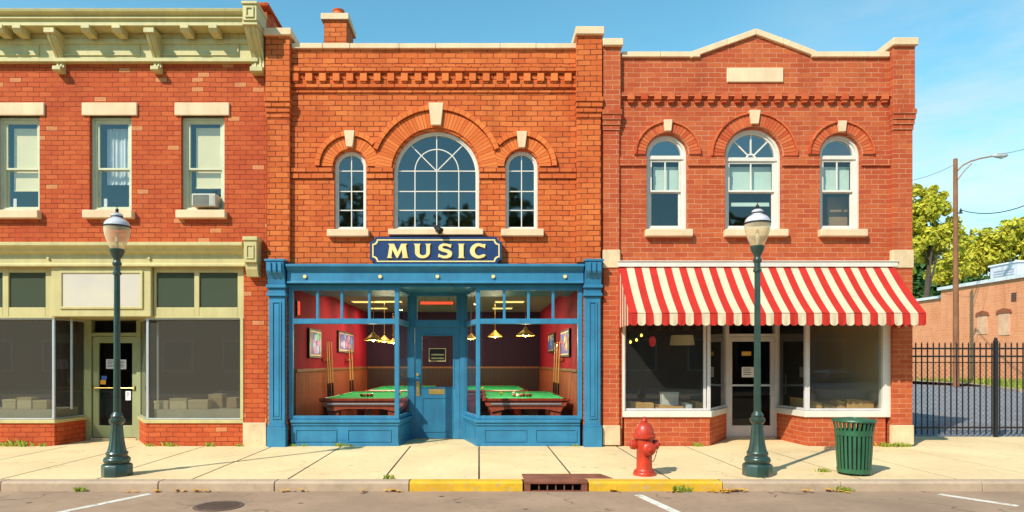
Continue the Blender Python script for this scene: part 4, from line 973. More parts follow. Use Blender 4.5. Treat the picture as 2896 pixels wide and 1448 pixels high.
for f_ in (.01, .25, .5, .75, .99):
    x = xa + (xb - xa) * f_; mb.tube([(x, -.09, zt - .12), (x, (PJ - .09) / 2, (zt + zb) / 2 - .14), (x, PJ + .04, zb - .05)], .013); mb.tube([(x, -.02, zb - .03), (x, PJ + .02, zb - .03)], .011)
mb.build('support_frame', M['silver'], t, smooth=True)

# street lamps
Yl = 9.98 - DF
def make_lamp(label):
    t = thing('street_lamp', label, 'street lamp', (0, 0, 0), 'street lamps along the kerb')
    G_ = M['lamp_green']
    mb = MB(); mb.lathe([(.215, 0), (.215, .16), (.20, .185), (.165, .20)], seg=8, rot=math.pi / 8)
    mb.lathe([(.165, .195), (.185, .22), (.190, .25), (.178, .28), (.150, .30), (.150, .335), (.158, .35), (.145, .375)], seg=32)
    mb.build('base', G_, t, smooth=True, bevel=.004)
    mb = MB(); n = 48; prof = [(.140, .37), (.118, .46), (.100, .58), (.088, .70), (.080, .80)]   # fluted flare
    vs = []
    for r, z in prof:
        for i in range(n): a = 2 * math.pi * i / n; rr = r * (1 - .09 * (i % 4 in (0,)) - .04 * (i % 4 in (1, 3))); vs.append((rr * math.cos(a), rr * math.sin(a), z))
    mb.add(vs, [(k * n + i, k * n + (i + 1) % n, (k + 1) * n + (i + 1) % n, (k + 1) * n + i) for k in range(4) for i in range(n)])
    mb.lathe([(.078, .795), (.100, .82), (.112, .85), (.108, .885), (.080, .90), (.088, .93), (.072, .96), (.055, .99)], seg=28)
    mb.build('flared_shaft', G_, t, smooth=True)
    mb = MB(); vs = []; prof = [(.052, .98), (.046, 2.0), (.042, 3.13)]; n = 32
    for r, z in prof:
        for i in range(n): a = 2 * math.pi * i / n; rr = r * (1 - .12 * (i % 4 == 0)); vs.append((rr * math.cos(a), rr * math.sin(a), z))
    mb.add(vs, [(k * n + i, k * n + (i + 1) % n, (k + 1) * n + (i + 1) % n, (k + 1) * n + i) for k in range(2) for i in range(n)])
    mb.lathe([(.046, 3.12), (.062, 3.135), (.062, 3.16), (.046, 3.18), (.046, 3.26), (.062, 3.28), (.066, 3.31), (.05, 3.335), (.048, 3.37), (.085, 3.44), (.105, 3.49), (.108, 3.515), (.092, 3.53), (.05, 3.532)], seg=24)
    mb.build('pole', G_, t, smooth=True)
    gk = NT('frosted_amber_lamp_glass'); gk.p.inputs['Base Color'].default_value = (.95, .78, .50, 1); gk.p.inputs['Roughness'].default_value = .12
    tr = gk.n('ShaderNodeBsdfTransparent'); tr.inputs[0].default_value = (.97, .90, .76, 1); mx = gk.n('ShaderNodeMixShader'); lw = gk.n('ShaderNodeLayerWeight'); lw.inputs[0].default_value = .35
    rr_ = gk.n('ShaderNodeMapRange'); rr_.inputs['To Min'].default_value = .30; rr_.inputs['To Max'].default_value = .95; gk.l(lw.outputs['Facing'], rr_.inputs['Value'])
    gk.l(rr_.outputs[0], mx.inputs[0]); gk.l(tr.outputs[0], mx.inputs[1]); gk.l(gk.p.outputs[0], mx.inputs[2]); gk.l(mx.outputs[0], gk.out.inputs[0])
    mb = MB(); prof = []
    for k in range(13): u = k / 12; z = 3.53 + .335 * u; prof.append((.088 + .098 * math.sin(u * math.pi / 2 * .98) ** .9, z))
    mb.lathe(prof, seg=32); gl = mb.build('globe', gk.m, t, smooth=True)
    mb = MB(); mb.lathe([(.02, 3.53), (.022, 3.62), (.035, 3.65), (.02, 3.68), (.028, 3.72), (.0, 3.80)], seg=14); mb.build('bulb', M['white'], gl, smooth=True)
    mb = MB(); mb.lathe([(.188, 3.862), (.196, 3.868), (.196, 3.882), (.186, 3.888)], seg=32); mb.build('rim', M['iron_black'], t, smooth=True)
    gc = mat('pale_opal_cap_glass', (.62, .60, .62), .15, .1, 5, 0, spec=.7, coat=.6)
    mb = MB(); prof = [(.182, 3.886)] + [(.182 * math.cos(a) ** .8 + .0, 3.886 + .125 * math.sin(a)) for a in [i * math.pi / 2 * .72 / 8 for i in range(1, 9)]]
    mb.lathe(prof + [(.078, 4.02), (.082, 4.04), (.082, 4.065), (.06, 4.085), (.03, 4.09)], seg=32); mb.build('cap', gc, t, smooth=True)
    mb = MB(); mb.lathe([(.084, 4.022), (.088, 4.03), (.084, 4.04)], seg=24); mb.lathe([(.05, 4.085), (.03, 4.10), (.016, 4.115), (.028, 4.13), (.022, 4.15), (.008, 4.165), (.004, 4.20)], seg=16); mb.build('finial', M['iron_black'], t, smooth=True)
    return t
lamp = make_lamp('dark green street lamp with glass globe standing in front of the left brick shop')
lamp.location = (PX(331, Yl), Yl, 0); lamp.scale = (1, 1, .976)
lamp2 = dup(lamp, (PX(2142, Yl), Yl, 0), 'dark green street lamp with glass globe between the red hydrant and the litter bin', sc=(1, 1, .99))

# hydrant
RD = mat('glossy_red_hydrant_paint', (.60, .045, .014), .42, .3, 6, .3, spec=.5, coat=.2, streak=.3, chip=(.16, .035, .02))
Yh = 9.98 - DF + .05; hx = PX(1822, Yh)
t = thing('fire_hydrant', 'red fire hydrant on the pavement between the storm drain and the right lamp', 'fire hydrant', (hx, Yh, 0))
mb = MB(); mb.lathe([(.168, 0), (.168, .035), (.160, .05), (.135, .052), (.130, .09), (.122, .10)], hx, Yh, 0, 28)
for i in range(8): a = i * math.pi / 4 + .2; mb.lathe([(.016, .05), (.016, .068), (.0, .068)], hx + .148 * math.cos(a), Yh + .148 * math.sin(a), 0, 6)
mb.build('base_flange', RD, t, smooth=True)
mb = MB(); mb.lathe([(.122, .09), (.118, .12), (.116, .40), (.128, .44), (.132, .55), (.128, .565)], hx, Yh, 0, 32); mb.build('barrel', RD, t, smooth=True)
mb = MB(); mb.lathe([(.13, .56), (.168, .565), (.172, .58), (.172, .605), (.15, .62), (.142, .625), (.140, .66), (.128, .72), (.105, .765), (.07, .795), (.045, .805), (.045, .825), (.052, .83), (.04, .85), (.024, .852)], hx, Yh, 0, 32)
mb.lathe([(.026, .85), (.026, .885), (.018, .89)], hx, Yh, 0, 5)
for i in range(10): a = i * math.pi / 5; mb.lathe([(.012, .60), (.012, .622), (0, .622)], hx + .158 * math.cos(a), Yh + .158 * math.sin(a), 0, 6)
mb.build('bonnet', RD, t, smooth=True)
for s_ in (-1, 1):
    mb = MB(); pr = [(.062, .10), (.062, .135), (.078, .137), (.080, .16), (.072, .162), (.072, .20), (.06, .215), (.026, .218), (.026, .235), (.022, .236)]
    mb.lathe([(r, s_ * z) for r, z in pr], hx, Yh, .465, 20, axis='x'); mb.build('side_cap', RD, t, smooth=True)
mb = MB(); pr = [(.092, .09), (.092, .135), (.108, .14), (.108, .155), (.095, .158), (.090, .20), (.07, .215), (.03, .217), (.03, .24), (.026, .242)]
mb.lathe([(r, -z) for r, z in pr], hx + .03, Yh, .415, 24, axis='y'); mb.build('front_cap', RD, t, smooth=True)
mb = MB(); pts = [(hx + .115 + .02 * math.sin(i * .35) + .025, Yh - .13, .44 - .17 * math.sin(math.pi * i / 14)) for i in range(5)]
pts = [(hx + .16 - .16 * i / 12, Yh - .15 - .02 * math.sin(math.pi * i / 12), .42 - .19 * math.sin(math.pi * i / 12)) for i in range(13)]
mb.tube(pts, .007, 6); mb.build('chain', M['iron_rust'], t, smooth=True)

# litter bin
GB = mat('green_bin_paint', (.028, .135, .062), .45, .25, 5, .2, spec=.5, coat=.1, streak=.3, chip=(.02, .05, .03))
Yt_ = 10.1 - DF; tx = PX(2415, Yt_)
t = thing('litter_bin', 'green slatted metal litter bin on the pavement right of the right lamp', 'litter bin', (tx, Yt_, 0))
mb = MB(); n = 26
for i in range(n):
    a = 2 * math.pi * (i + .5) / n; w_ = .26 * math.pi / n * .62
    zs = [(.265, .07), (.285, .35), (.300, .66), (.335, .82)]
    vs = []
    for r, z in zs:
        for rr in (r, r - .01):
            for s_ in (-1, 1):
                k = w_ * (r / .265) if z < .7 else w_ * .8
                vs.append((tx + rr * math.cos(a) - s_ * k * math.sin(a), Yt_ + rr * math.sin(a) + s_ * k * math.cos(a), z))
    fs = []
    for k in range(3):
        b = 4 * k; fs += [(b, b + 1, b + 5, b + 4), (b + 2, b + 6, b + 7, b + 3), (b, b + 4, b + 6, b + 2), (b + 1, b + 3, b + 7, b + 5)]
    fs += [(0, 2, 3, 1), (12, 13, 15, 14)]; mb.add(vs, fs)
mb.build('slats', GB, t)
for (r, z0, z1) in ((.268, .03, .10), (.304, .60, .685)): MB().lathe([(r - .012, z0), (r, z0 + .006), (r + .004 + (z1 - z0) * .07, z1 - .006), (r - .008, z1)], tx, Yt_, 0, 40).build('hoop', GB, t, smooth=True)
mb = MB(); mb.lathe([(.325, .805), (.350, .81), (.358, .825), (.350, .845), (.325, .85), (.30, .84), (.29, .825), (.30, .81)], tx, Yt_, 0, 44); mb.build('rim', GB, t, smooth=True)
mb = MB(); mb.lathe([(.296, .83), (.24, .86), (.15, .872), (.13, .868), (.12, .84), (.0, .84)], tx, Yt_, 0, 36); mb.build('lid', GB, t, smooth=True)
mb = MB(); mb.lathe([(.245, .06), (.262, .62), (.0, .62)], tx, Yt_, 0, 30); mb.build('liner', M['black'], t, smooth=True)
mb = MB()
for i in range(3): a = i * 2.094 + .5; mb.lathe([(.02, 0), (.02, .04)], tx + .2 * math.cos(a), Yt_ + .2 * math.sin(a), 0, 8)
mb.lathe([(.26, .03), (.26, .04)], tx, Yt_, 0, 30); mb.build('foot_plate', GB, t); t.scale = (.87, .87, 1)

# storm drain in the kerb
Yk = -4.03; X0, X1 = PX(1481, Yk) + .01, PX(1664, Yk) - .01
t = thing('storm_drain', 'rusty brown storm drain with open kerb inlet between the yellow kerb stones', 'storm drain', ((X0 + X1) / 2, Yk, -.14))
mb = MB(); mb.box(X0, X0 + .09, Yk - .006, Yk + .2, -.16, -.035); mb.box(X1 - .09, X1, Yk - .006, Yk + .2, -.16, -.035); mb.box(X0, X1, Yk - .012, Yk + .215, -.034, .006)
mb.box(X0 + .09, X1 - .09, Yk - .03, Yk + .05, -.16, -.132); mb.build('kerb_inlet', M['iron_rust'], t, bevel=.006)
MB().box(X0 + .085, X1 - .085, Yk + .12, Yk + .2, -.2, -.034).build('opening', M['drain_dark'], t)
mb = MB()
for i in range(1, 6): x = X0 + .09 + (X1 - X0 - .18) * i / 6; mb.box(x - .008, x + .008, Yk + .02, Yk + .04, -.15, -.035)
mb.build('bars', M['iron_rust'], t)
mb = MB(); mb.prism([(X0, Yk + .235), (X1 + .42, Yk + .235), (X1 + .30, Yk + .62), (X0, Yk + .62)], 'z', -.02, .010)
mb.build('cover_plate', M['iron_rust'], t, bevel=.006)
# manhole in the road
Ym = (EYE + .14) * FP / (1432 - HY) - DF
t = thing('manhole_cover', 'brown iron manhole cover in the roadway below the left brick shop', 'manhole cover', (PX(618, Ym), Ym, -.14))
cx = PX(618, Ym); n = 40
mb = MB(); mb.lathe([(.31, -.15), (.31, -.132), (.30, -.130)], cx, Ym, 0, 40); mb.build('rim', M['manhole'], t, smooth=True)
mb = MB()
for i in range(-3, 4): y = i * .065; h_ = math.sqrt(.26 ** 2 - y * y); mb.box(cx - h_, cx + h_, Ym + y - .018, Ym + y + .018, -.134, -.126)
mb.build('raised_ribs', mat('manhole_iron_worn', (.10, .06, .045), .6, .3, 9), t)

# ================================================================ the pool hall's things
FELT = mat('green_felt', (.015, .46, .15), .9, .1, 2, .2, fine=80); WOODR = woodmat('polished_mahogany', (.40, .055, .022), (.26, .028, .012), plank=0, rough=.25, coat=.6)
WOODL = woodmat('front_lit_mahogany', (.55, .10, .045), (.40, .06, .028), plank=0, rough=.3, coat=.5)  # lighter copy for apron and legs, light from the front put into the colour
FT = hz0; HT = .88
def make_table(label):
    t = thing('pool_table', label, 'pool table', (0, 0, 0), 'pool tables in the hall'); w, l = .95, 1.85; z = FT + HT
    mb = MB()
    for s_ in (-1, 1):
        mb.box(s_ * (w - .10), s_ * w, -l, l, z - .07, z + .0)
        mb.box(-w + .101, w - .101, s_ * (l - .10), s_ * (l), z - .071, z - .001)
    mb.build('rail', WOODR, t, bevel=.02)
    mb = MB(); mb.box(-w + .09, w - .09, -l + .09, l - .09, z - .09, z - .03); mb.build('felt_bed', FELT, t)
    mb = MB()
    for s_ in (-1, 1):
        mb.box(s_ * (w - .145), s_ * (w - .099), -l + .16, l - .16, z - .045, z - .004); mb.box(-w + .16, w - .16, s_ * (l - .145), s_ * (l - .099), z - .045, z - .008)
    mb.build('cushion', FELT, t, bevel=.01)
    mb = MB(); mb.prism([(-w + .04, z - .072), (w - .04, z - .072), (w - .09, z - .18), (-w + .09, z - .18)], 'y', -l + .04, l - .04)
    mb.prism([(-w + .12, z - .181), (w - .12, z - .181), (w - .20, z - .31), (.4, z - .24), (-.4, z - .24), (-w + .20, z - .31)], 'y', -l + .06, -l + .12)
    mb.prism([(-l + .12, z - .181), (l - .12, z - .181), (l - .24, z - .31), (.5, z - .24), (-.5, z - .24), (-l + .24, z - .31)], 'x', w - .19, w - .13)
    mb.prism([(-l + .12, z - .181), (l - .12, z - .181), (l - .24, z - .31), (.5, z - .24), (-.5, z - .24), (-l + .24, z - .31)], 'x', -w + .13, -w + .19)
    mb.build('apron', WOODL, t, bevel=.01)
    MB().box(-w + .18, w - .18, -l + .018, -l + .045, z - .135, z - .105).build('trim', M['silver'], t, bevel=.004)
    for sx in (-1, 1):
        for sy in (-1, 1):
            cx_, cy_ = sx * (w - .30), sy * (l - .22)
            mb = MB(); v = []
            for z_, a in ((FT, .075), (z - .20, .13)): v += [(cx_ - a, cy_ - a, z_), (cx_ + a, cy_ - a, z_), (cx_ + a, cy_ + a, z_), (cx_ - a, cy_ + a, z_)]
            mb.add(v, [(0, 3, 2, 1), (4, 5, 6, 7), (0, 1, 5, 4), (1, 2, 6, 5), (2, 3, 7, 6), (3, 0, 4, 7)]); mb.build('leg', WOODL, t, bevel=.01)
    for sx, sy in ((-1, -1), (1, -1), (-1, 0), (1, 0), (-1, 1), (1, 1)):
        mb = MB(); mb.lathe([(.06, z - .03), (.062, z + .004), (.05, z + .005), (.05, z - .02), (0, z - .02)], sx * (w - .09), sy * (l - .09), 0, 14); mb.build('pocket', M['black'], t)
    return t
tA = make_table('pool table nearest the glass in the left half of the hall'); tA.location = (-2.52, 2.55, 0)
tB = dup(tA, (1.02, 2.55, 0), 'pool table nearest the glass in the right half of the hall')
tC = dup(tA, (-2.3, 6.9, 0), 'far pool table in the left half of the hall, partly behind the nearer one')
tD = dup(tA, (.45, 6.9, 0), 'far pool table in the right half of the hall, partly behind the nearer one')
ZB = FT + HT - .03
def ball(x, y, col, label, group):
    c = {'red': (.75, .06, .02), 'white': (.85, .82, .7), 'brown': (.45, .10, .03), 'orange': (.8, .25, .04), 'yellow': (.9, .65, .12)}[col]
    nm = 'ball_' + col; m = bpy.data.materials.get(nm) or mat(nm, c, .15, .1, 5, 0, coat=.8)
    mb = MB(); R_ = .042; mb.lathe([(R_ * math.sin(math.pi * k / 10) + 1e-4, -R_ * math.cos(math.pi * k / 10)) for k in range(11)], x, y, ZB + R_, 14)
    o = mb.build('pool_ball', m, None, smooth=True); tag(o, label, 'ball', group); return o
for i, (dx, dy, c) in enumerate(((-.14, 0, 'brown'), (-.06, -.05, 'orange'), (.02, -.03, 'red'), (.10, .02, 'brown'), (.06, .07, 'white'))):
    ball(-2.62 + dx, 1.9 + dy, c, '%s pool ball, %s of the cluster on the nearer left table' % (('brown', 'orange', 'red', 'brown', 'white')[i], ('leftmost', 'second from left', 'in the middle', 'rightmost', 'rear')[i]), 'balls on the nearer left table')
ball(-1.98, 2.9, 'yellow', 'pale yellow ball alone at the back of the nearer left table', 'balls on the nearer left table')
for i, (dx, dy, c) in enumerate(((-.16, 0, 'brown'), (-.08, -.06, 'white'), (.0, -.02, 'red'), (.07, .04, 'brown'), (.15, -.02, 'orange'), (.22, .02, 'brown'))):
    ball(.98 + dx, 1.9 + dy, c, '%s pool ball, %s of the cluster on the nearer right table' % (('brown', 'white', 'red', 'brown', 'orange', 'brown')[i], ('leftmost', 'second from left', 'third from left', 'fourth from left', 'fifth from left', 'rightmost')[i]), 'balls on the nearer right table')
ball(.55, 2.95, 'yellow', 'pale yellow ball, left of the two at the back of the nearer right table', 'balls on the nearer right table')
ball(.86, 2.9, 'white', 'white ball, right of the two at the back of the nearer right table', 'balls on the nearer right table')
ball(.1, 6.0, 'yellow', 'single pale ball on the far right pool table', 'balls on the far tables')
# hanging brass lamps over the tables (lit)
SHD = mat('brass_shade', (.90, .55, .10), .4, .15, 8, .1, metal=.25)
BULB = emit('warm_bulb', (1, .75, .40), 14)
pl0 = None
for (px, py, Y, s_, lab) in ((1056, 962, 2.1, 1, 'nearest hanging brass lamp in the left half of the hall'), (1087, 966, 4.8, .9, 'second hanging brass lamp in the left half of the hall'), (1112, 970, 7.4, .8, 'farthest small brass lamp in the left half of the hall'),
                           (1486, 949, 2.1, 1, 'nearest hanging brass lamp in the right half of the hall'), (1400, 952, 5.2, .95, 'second hanging brass lamp in the right half of the hall'), (1332, 958, 7.0, .9, 'farthest brass lamp in the right half of the hall, beside the door')):
    z = PZ(py, Y); x = PX(px, Y)
    if pl0 is None:
        pl0 = thing('pendant_lamp', lab, 'lamp', (0, 0, 0), 'brass lamps over the pool tables')
        MB().lathe([(.22, -.005), (.215, .012), (.12, .09), (.05, .15), (.035, .19), (.01, .195)], seg=24).build('lamp_shade', SHD, pl0, smooth=True)
        MB().tube([(0, 0, .19), (0, 0, 1.2)], .008, 6).build('cord', M['gold'], pl0)
        MB().lathe([(.001, -.03), (.03, -.02), (.04, .01), (.02, .05), (.001, .06)], seg=12).build('bulb', BULB, pl0, smooth=True)
        pl0.location = (x, Y, z); p = pl0
    else: p = dup(pl0, (x, Y, z), lab, sc=s_)
    ld = bpy.data.lights.new('pendant_light', 'POINT'); ld.energy = 38 if Y < 3 else 14; ld.color = (1, .80, .5); ld.shadow_soft_size = .05
    lo_ = bpy.data.objects.new('pendant_light', ld); COL.objects.link(lo_); lo_.parent = p; lo_.location = (0, 0, -.09)
# ceiling panels (lit)
CE = emit('lit_ceiling_panel', (1, .74, .22), 1.35)
for (px, Y, w_, lab) in ((1008, 2.9, .30, 'nearest lit ceiling panel on the left'), (1040, 5.0, .42, 'wide lit ceiling panel, second on the left'), (1101, 4.9, .34, 'lit ceiling panel right of the wide one on the left'), (1070, 7.2, .26, 'farthest small lit ceiling panel on the left'),
                        (1464, 2.9, .30, 'nearest lit ceiling panel on the right'), (1441, 5.0, .40, 'second lit ceiling panel on the right'), (1421, 7.2, .3, 'farthest lit ceiling panel on the right')):
    x = PX(px, Y); t = thing('ceiling_light', lab + ' half of the pool hall' if 'half' not in lab else lab, 'ceiling light', (x, Y, 3.45), 'lit panels on the hall ceiling')
    MB().box(x - w_ - .02, x + w_ + .02, Y - .20, Y + .20, 3.425, 3.449).build('frame', M['white'], t)
    MB().box(x - w_, x + w_, Y - .18, Y + .18, 3.415, 3.424).build('diffuser', CE, t)
    ld = bpy.data.lights.new('panel_light', 'AREA'); ld.shape = 'RECTANGLE'; ld.size = w_ * 2; ld.size_y = .36; ld.energy = 20; ld.color = (1, .80, .55)
    lo_ = bpy.data.objects.new('panel_light', ld); COL.objects.link(lo_); lo_.parent = t; lo_.location = (0, 0, -.05)
# neon tubes
NE = emit('red_neon', (1, .05, .02), 2.2)
t = thing('neon_tube', 'horizontal red neon tube hanging behind the glass over the blue door', 'neon light', (PX(1235, 3), 3, PZ(858, 3)))
MB().tube([(PX(1190, 3), 3, PZ(857, 3)), (PX(1281, 3), 3, PZ(857, 3))], .03, 10).build('tube', NE, t, smooth=True)
mb = MB()
for x in (1200, 1270): mb.tube([(PX(x, 3), 3, PZ(854, 3)), (PX(x, 3), 3, 3.45)], .006, 5)
mb.build('hanger', M['black'], t)
Yn = -DF + 3.80 * FP / (VX - 846)
t = thing('neon_tube', 'vertical red neon tube on the crimson wall at the left of the hall', 'neon light', (-3.81, Yn, 2.7))
MB().tube([(-3.80, Yn, PZ(890, Yn)), (-3.80, Yn, PZ(853, Yn))], .018, 8).build('tube', NE, t, smooth=True)
MB().box(-3.86, -3.83, Yn - .03, Yn + .03, PZ(894, Yn), PZ(849, Yn)).build('mount', M['black'], t)
# framed pictures on the side walls (abstract colour shapes, a faint glow added to their colour)
def picture(side, pxa, pxb, pya, pyb, label, cols, seedv):
    X = hx0 if side < 0 else hx1; d = lambda px: abs((X - side * -.05) * FP / (px - VX)) - DF
    ya, yb = sorted((d(pxa), d(pxb))); yn = ya
    z1, z0 = PZ(pya, ya), PZ(pyb, ya); s = -side
    t = thing('framed_picture', label, 'picture', (X, (ya + yb) / 2, z0), 'framed pictures on the hall walls')
    mb = MB(); o_ = [(ya, z0), (yb, z0), (yb, z1), (ya, z1)]
    mb.box(X + s * .002, X + s * .055, ya, yb, z0, z1); mb.build('frame', M['black'], t, bevel=.008)
    a = .07; MB().box(X + s * .055, X + s * .060, ya + a, yb - a, z0 + .05, z1 - .05).build('mount', mat('picture_edge', cols[0], .4), t)
    pm = emit('glowing_picture_ground', cols[1], .25, tuple(v * .5 for v in cols[1]))
    MB().box(X + s * .0605, X + s * .063, ya + a + .04, yb - a - .04, z0 + .08, z1 - .08).build('print', pm, t)
    random.seed(seedv); mb = MB(); W_ = (yb - ya) - .3; H_ = z1 - z0 - .2
    for k in range(9):
        cy_, cz_ = ya + .15 + W_ * (.1 + .8 * rnd()), z0 + .12 + H_ * (.1 + .8 * rnd()); r = (.06 + .06 * rnd()); n = 4 + int(rnd() * 4)
        mb.prism([(cy_ + r * 1.5 * math.cos(2 * math.pi * i / n), cz_ + r * math.sin(2 * math.pi * i / n)) for i in range(n)], 'x', X + s * (.0635 + k * .0008), X + s * (.0655 + k * .0008), k % 3)
    mb.build('shapes', [emit('glowing_picture_tone_%d_%d' % (seedv, k), c, .22, tuple(v * .55 for v in c)) for k, c in enumerate(cols[2:5])], t)
picture(-1, 862, 897, 927, 1012, 'tall framed picture with magenta and green shapes on the left wall', ((.8, .45, .12), (.02, .03, .20), (.8, .05, .5), (.05, .6, .12), (.3, .5, .9)), 3)
picture(-1, 947, 991, 934, 996, 'framed purple picture right of the magenta and green one on the left wall', ((.7, .4, .1), (.10, .02, .32), (.8, .12, .25), (.5, .4, .8), (.1, .3, .8)), 5)
picture(1, 1597, 1622, 928, 1009, 'framed blue, orange and yellow picture nearest the glass on the right wall', ((.8, .6, .3), (.05, .08, .45), (.9, .25, .05), (.9, .6, .1), (.7, .1, .05)), 8)
picture(1, 1560, 1577, 940, 996, 'narrow dark blue framed picture farther back on the right wall', ((.5, .35, .15), (.03, .10, .35), (.2, .4, .8), (.8, .5, .1), (.1, .2, .5)), 11)
random.seed(21)
# cues leaning on the side walls
CW = woodmat('cue_maple', (.75, .42, .14), (.62, .32, .10), plank=0, rough=.3, coat=.5)
cues = [(-1, 927, 'leftmost'), (-1, 933, 'middle'), (-1, 940, 'rightmost'), (-1, 990, 'left'), (-1, 997, 'right'), (1, 1567, 'leftmost'), (1, 1573, 'middle'), (1, 1580, 'rightmost')]
for s_, px, w_ in cues:
    X = (hx0 if s_ < 0 else hx1) + (-s_) * .12; Y = abs(X * FP / (px - VX)) - DF
    n_ = 'three cues nearer the glass on the left wall' if px < 950 else 'two cues farther back on the left wall' if px < 1100 else 'three cues on the right wall'
    t = thing('pool_cue', '%s of the %s, leaning upright' % (w_, n_), 'cue', (X, Y, FT), 'cues leaning on the walls')
    p0 = Vector((X - s_ * -.0 - (-s_) * -.12, Y, FT + .62)); p1 = Vector((X - (-s_) * .03, Y + .01, FT + 2.18)); mid = p0 + (p1 - p0) * .32
    p0 = Vector((X + (-s_) * .02, Y, FT + .70)); mid = p0 + (p1 - p0) * .3
    MB().tube([mid, p1], [.022, .011], 8).build('shaft', CW, t, smooth=True); MB().tube([p0, mid], [.03, .0225], 8).build('butt', M['black'], t, smooth=True)
for (s_, pa, pb, lab) in ((-1, 921, 946, 'dark wooden cue rack on the left wall, nearer the glass'), (-1, 985, 1002, 'dark wooden cue rack on the left wall, farther back'), (1, 1562, 1585, 'dark wooden cue rack on the right wall')):
    X = (hx0 if s_ < 0 else hx1); ys = sorted(abs((X + (-s_) * .1) * FP / (p - VX)) - DF for p in (pa, pb)); s = -s_
    t = thing('cue_rack', lab, 'cue rack', (X, ys[0], FT))
    MB().box(X + s * .035, X + s * .24, ys[0], ys[1], FT + .60, FT + .69).build('lower_shelf', WOODR, t, bevel=.006)
    MB().box(X + s * .002, X + s * .05, ys[0], ys[1], FT + 1.7, FT + 1.77).build('upper_rail', WOODR, t, bevel=.006)

# ================================================================ things in the right shop's windows
CBD = mat('cardboard_box', (.75, .38, .11), .85, .2, 4, .2)
def box_thing(x0, x1, y0, y1, Y, label, m=None, d=.3, rz=0):
    t = thing('cardboard_box', label, 'box', (PX((x0 + x1) / 2, Y), Y, .66), 'boxes displayed in the lilac shop windows')
    X0, X1 = PX(x0, Y), PX(x1, Y); h = (y1 - y0) / FP * (DF + Y)
    MB().box(X0, X1, Y, Y + d, .662, .662 + h).build('carton', m or CBD, t, bevel=.006)
    MB().prism([(X0 + .01, .662 + h), (X0 + (X1 - X0) * .5, .662 + h + .004), (X0 + (X1 - X0) * .48, .662 + h + .02), (X0 - .03, .662 + h + .03)], 'y', Y + .01, Y + d - .01).build('flap', m or CBD, t)
    return t
WB = mat('white_box', (.75, .72, .62), .7)
box_thing(1783, 1850, 1131, 1158, .32, 'wide open cardboard box at the left end of the left window display')
box_thing(1864, 1934, 1140, 1158, .28, 'long low cardboard box under the white box in the left window display')
box_thing(1940, 1958, 1134, 1158, .34, 'small pale box right of the long low one in the left window display', WB)
box_thing(1968, 1990, 1131, 1158, .45, 'narrow cardboard box beside the frame post in the left window display')
t = thing('white_box', 'square white box standing behind the long low cardboard one in the left window', 'box', (PX(1896, .62), .62, .66))
MB().box(PX(1873, .62), PX(1919, .62), .62, .8, .662, 1.06).build('carton', WB, t, bevel=.006); MB().box(PX(1871, .62), PX(1921, .62), .61, .81, 1.06, 1.08).build('lid', WB, t, bevel=.004)
box_thing(2252, 2282, 1124, 1158, .8, 'cardboard box at the left end of the right window display, beside the corner post')
box_thing(2298, 2326, 1130, 1158, .35, 'small upright cardboard box, second from left in the right window display')
box_thing(2330, 2364, 1137, 1158, .4, 'low flat cardboard box, third from left in the right window display')
box_thing(2368, 2391, 1126, 1158, .36, 'tall narrow cardboard box, fourth from left in the right window display')
box_thing(2397, 2472, 1124, 1158, .32, 'widest cardboard box, rightmost in the right window display')
t = thing('pendant_lamp', 'wide tan drum lampshade hanging in the left window of the lilac shop', 'lamp', (PX(1929, 2), 2, PZ(976, 2)))
mb = MB(); mb.lathe([(.285, 0), (.25, .23)], PX(1929, 2), 2, PZ(976, 2), 28); mb.build('lamp_shade', emit('tan_shade_cloth', (.55, .40, .18), .12, (.55, .42, .22)), t, smooth=True)
MB().tube([(PX(1929, 2), 2, PZ(976, 2) + .2), (PX(1929, 2), 2, 3.72)], .008, 6).build('cord', M['black'], t)
t = thing('paper_lantern', 'small red lantern hanging in the left window of the lilac shop', 'lantern', (PX(1845, 2), 2, PZ(980, 2)))
mb = MB(); mb.lathe([(.04, 0), (.055, .03), (.075, .1), (.075, .16), (.05, .22), (.02, .235)], PX(1845, 2), 2, PZ(980, 2), 18); mb.build('lantern_body', emit('red_lantern', (.9, .03, .03), .25, (.5, .02, .02)), t, smooth=True)
MB().tube([(PX(1845, 2), 2, PZ(980, 2) + .23), (PX(1845, 2), 2, 3.72)], .006, 6).build('cord', M['black'], t)
for x, y, lab in ((1783, 968, 'lowest and leftmost'), (1800, 962, 'middle'), (1814, 949, 'highest and rightmost')):
    t = thing('hanging_bulb', '%s of the three small yellow bulbs in the lilac shop window' % lab, 'bulb', (PX(x, 1.6), 1.6, PZ(y, 1.6)))
    MB().lathe([(.005, -.03), (.025, -.02), (.032, 0), (.02, .03), (.008, .045)], PX(x, 1.6), 1.6, PZ(y, 1.6), 12).build('glass', emit('yellow_bulb', (1, .72, .12), 2.5), t, smooth=True)
    MB().tube([(PX(x, 1.6), 1.6, PZ(y, 1.6) + .04), (PX(x, 1.6), 1.6, 3.73)], .004, 5).build('cord', M['black'], t)
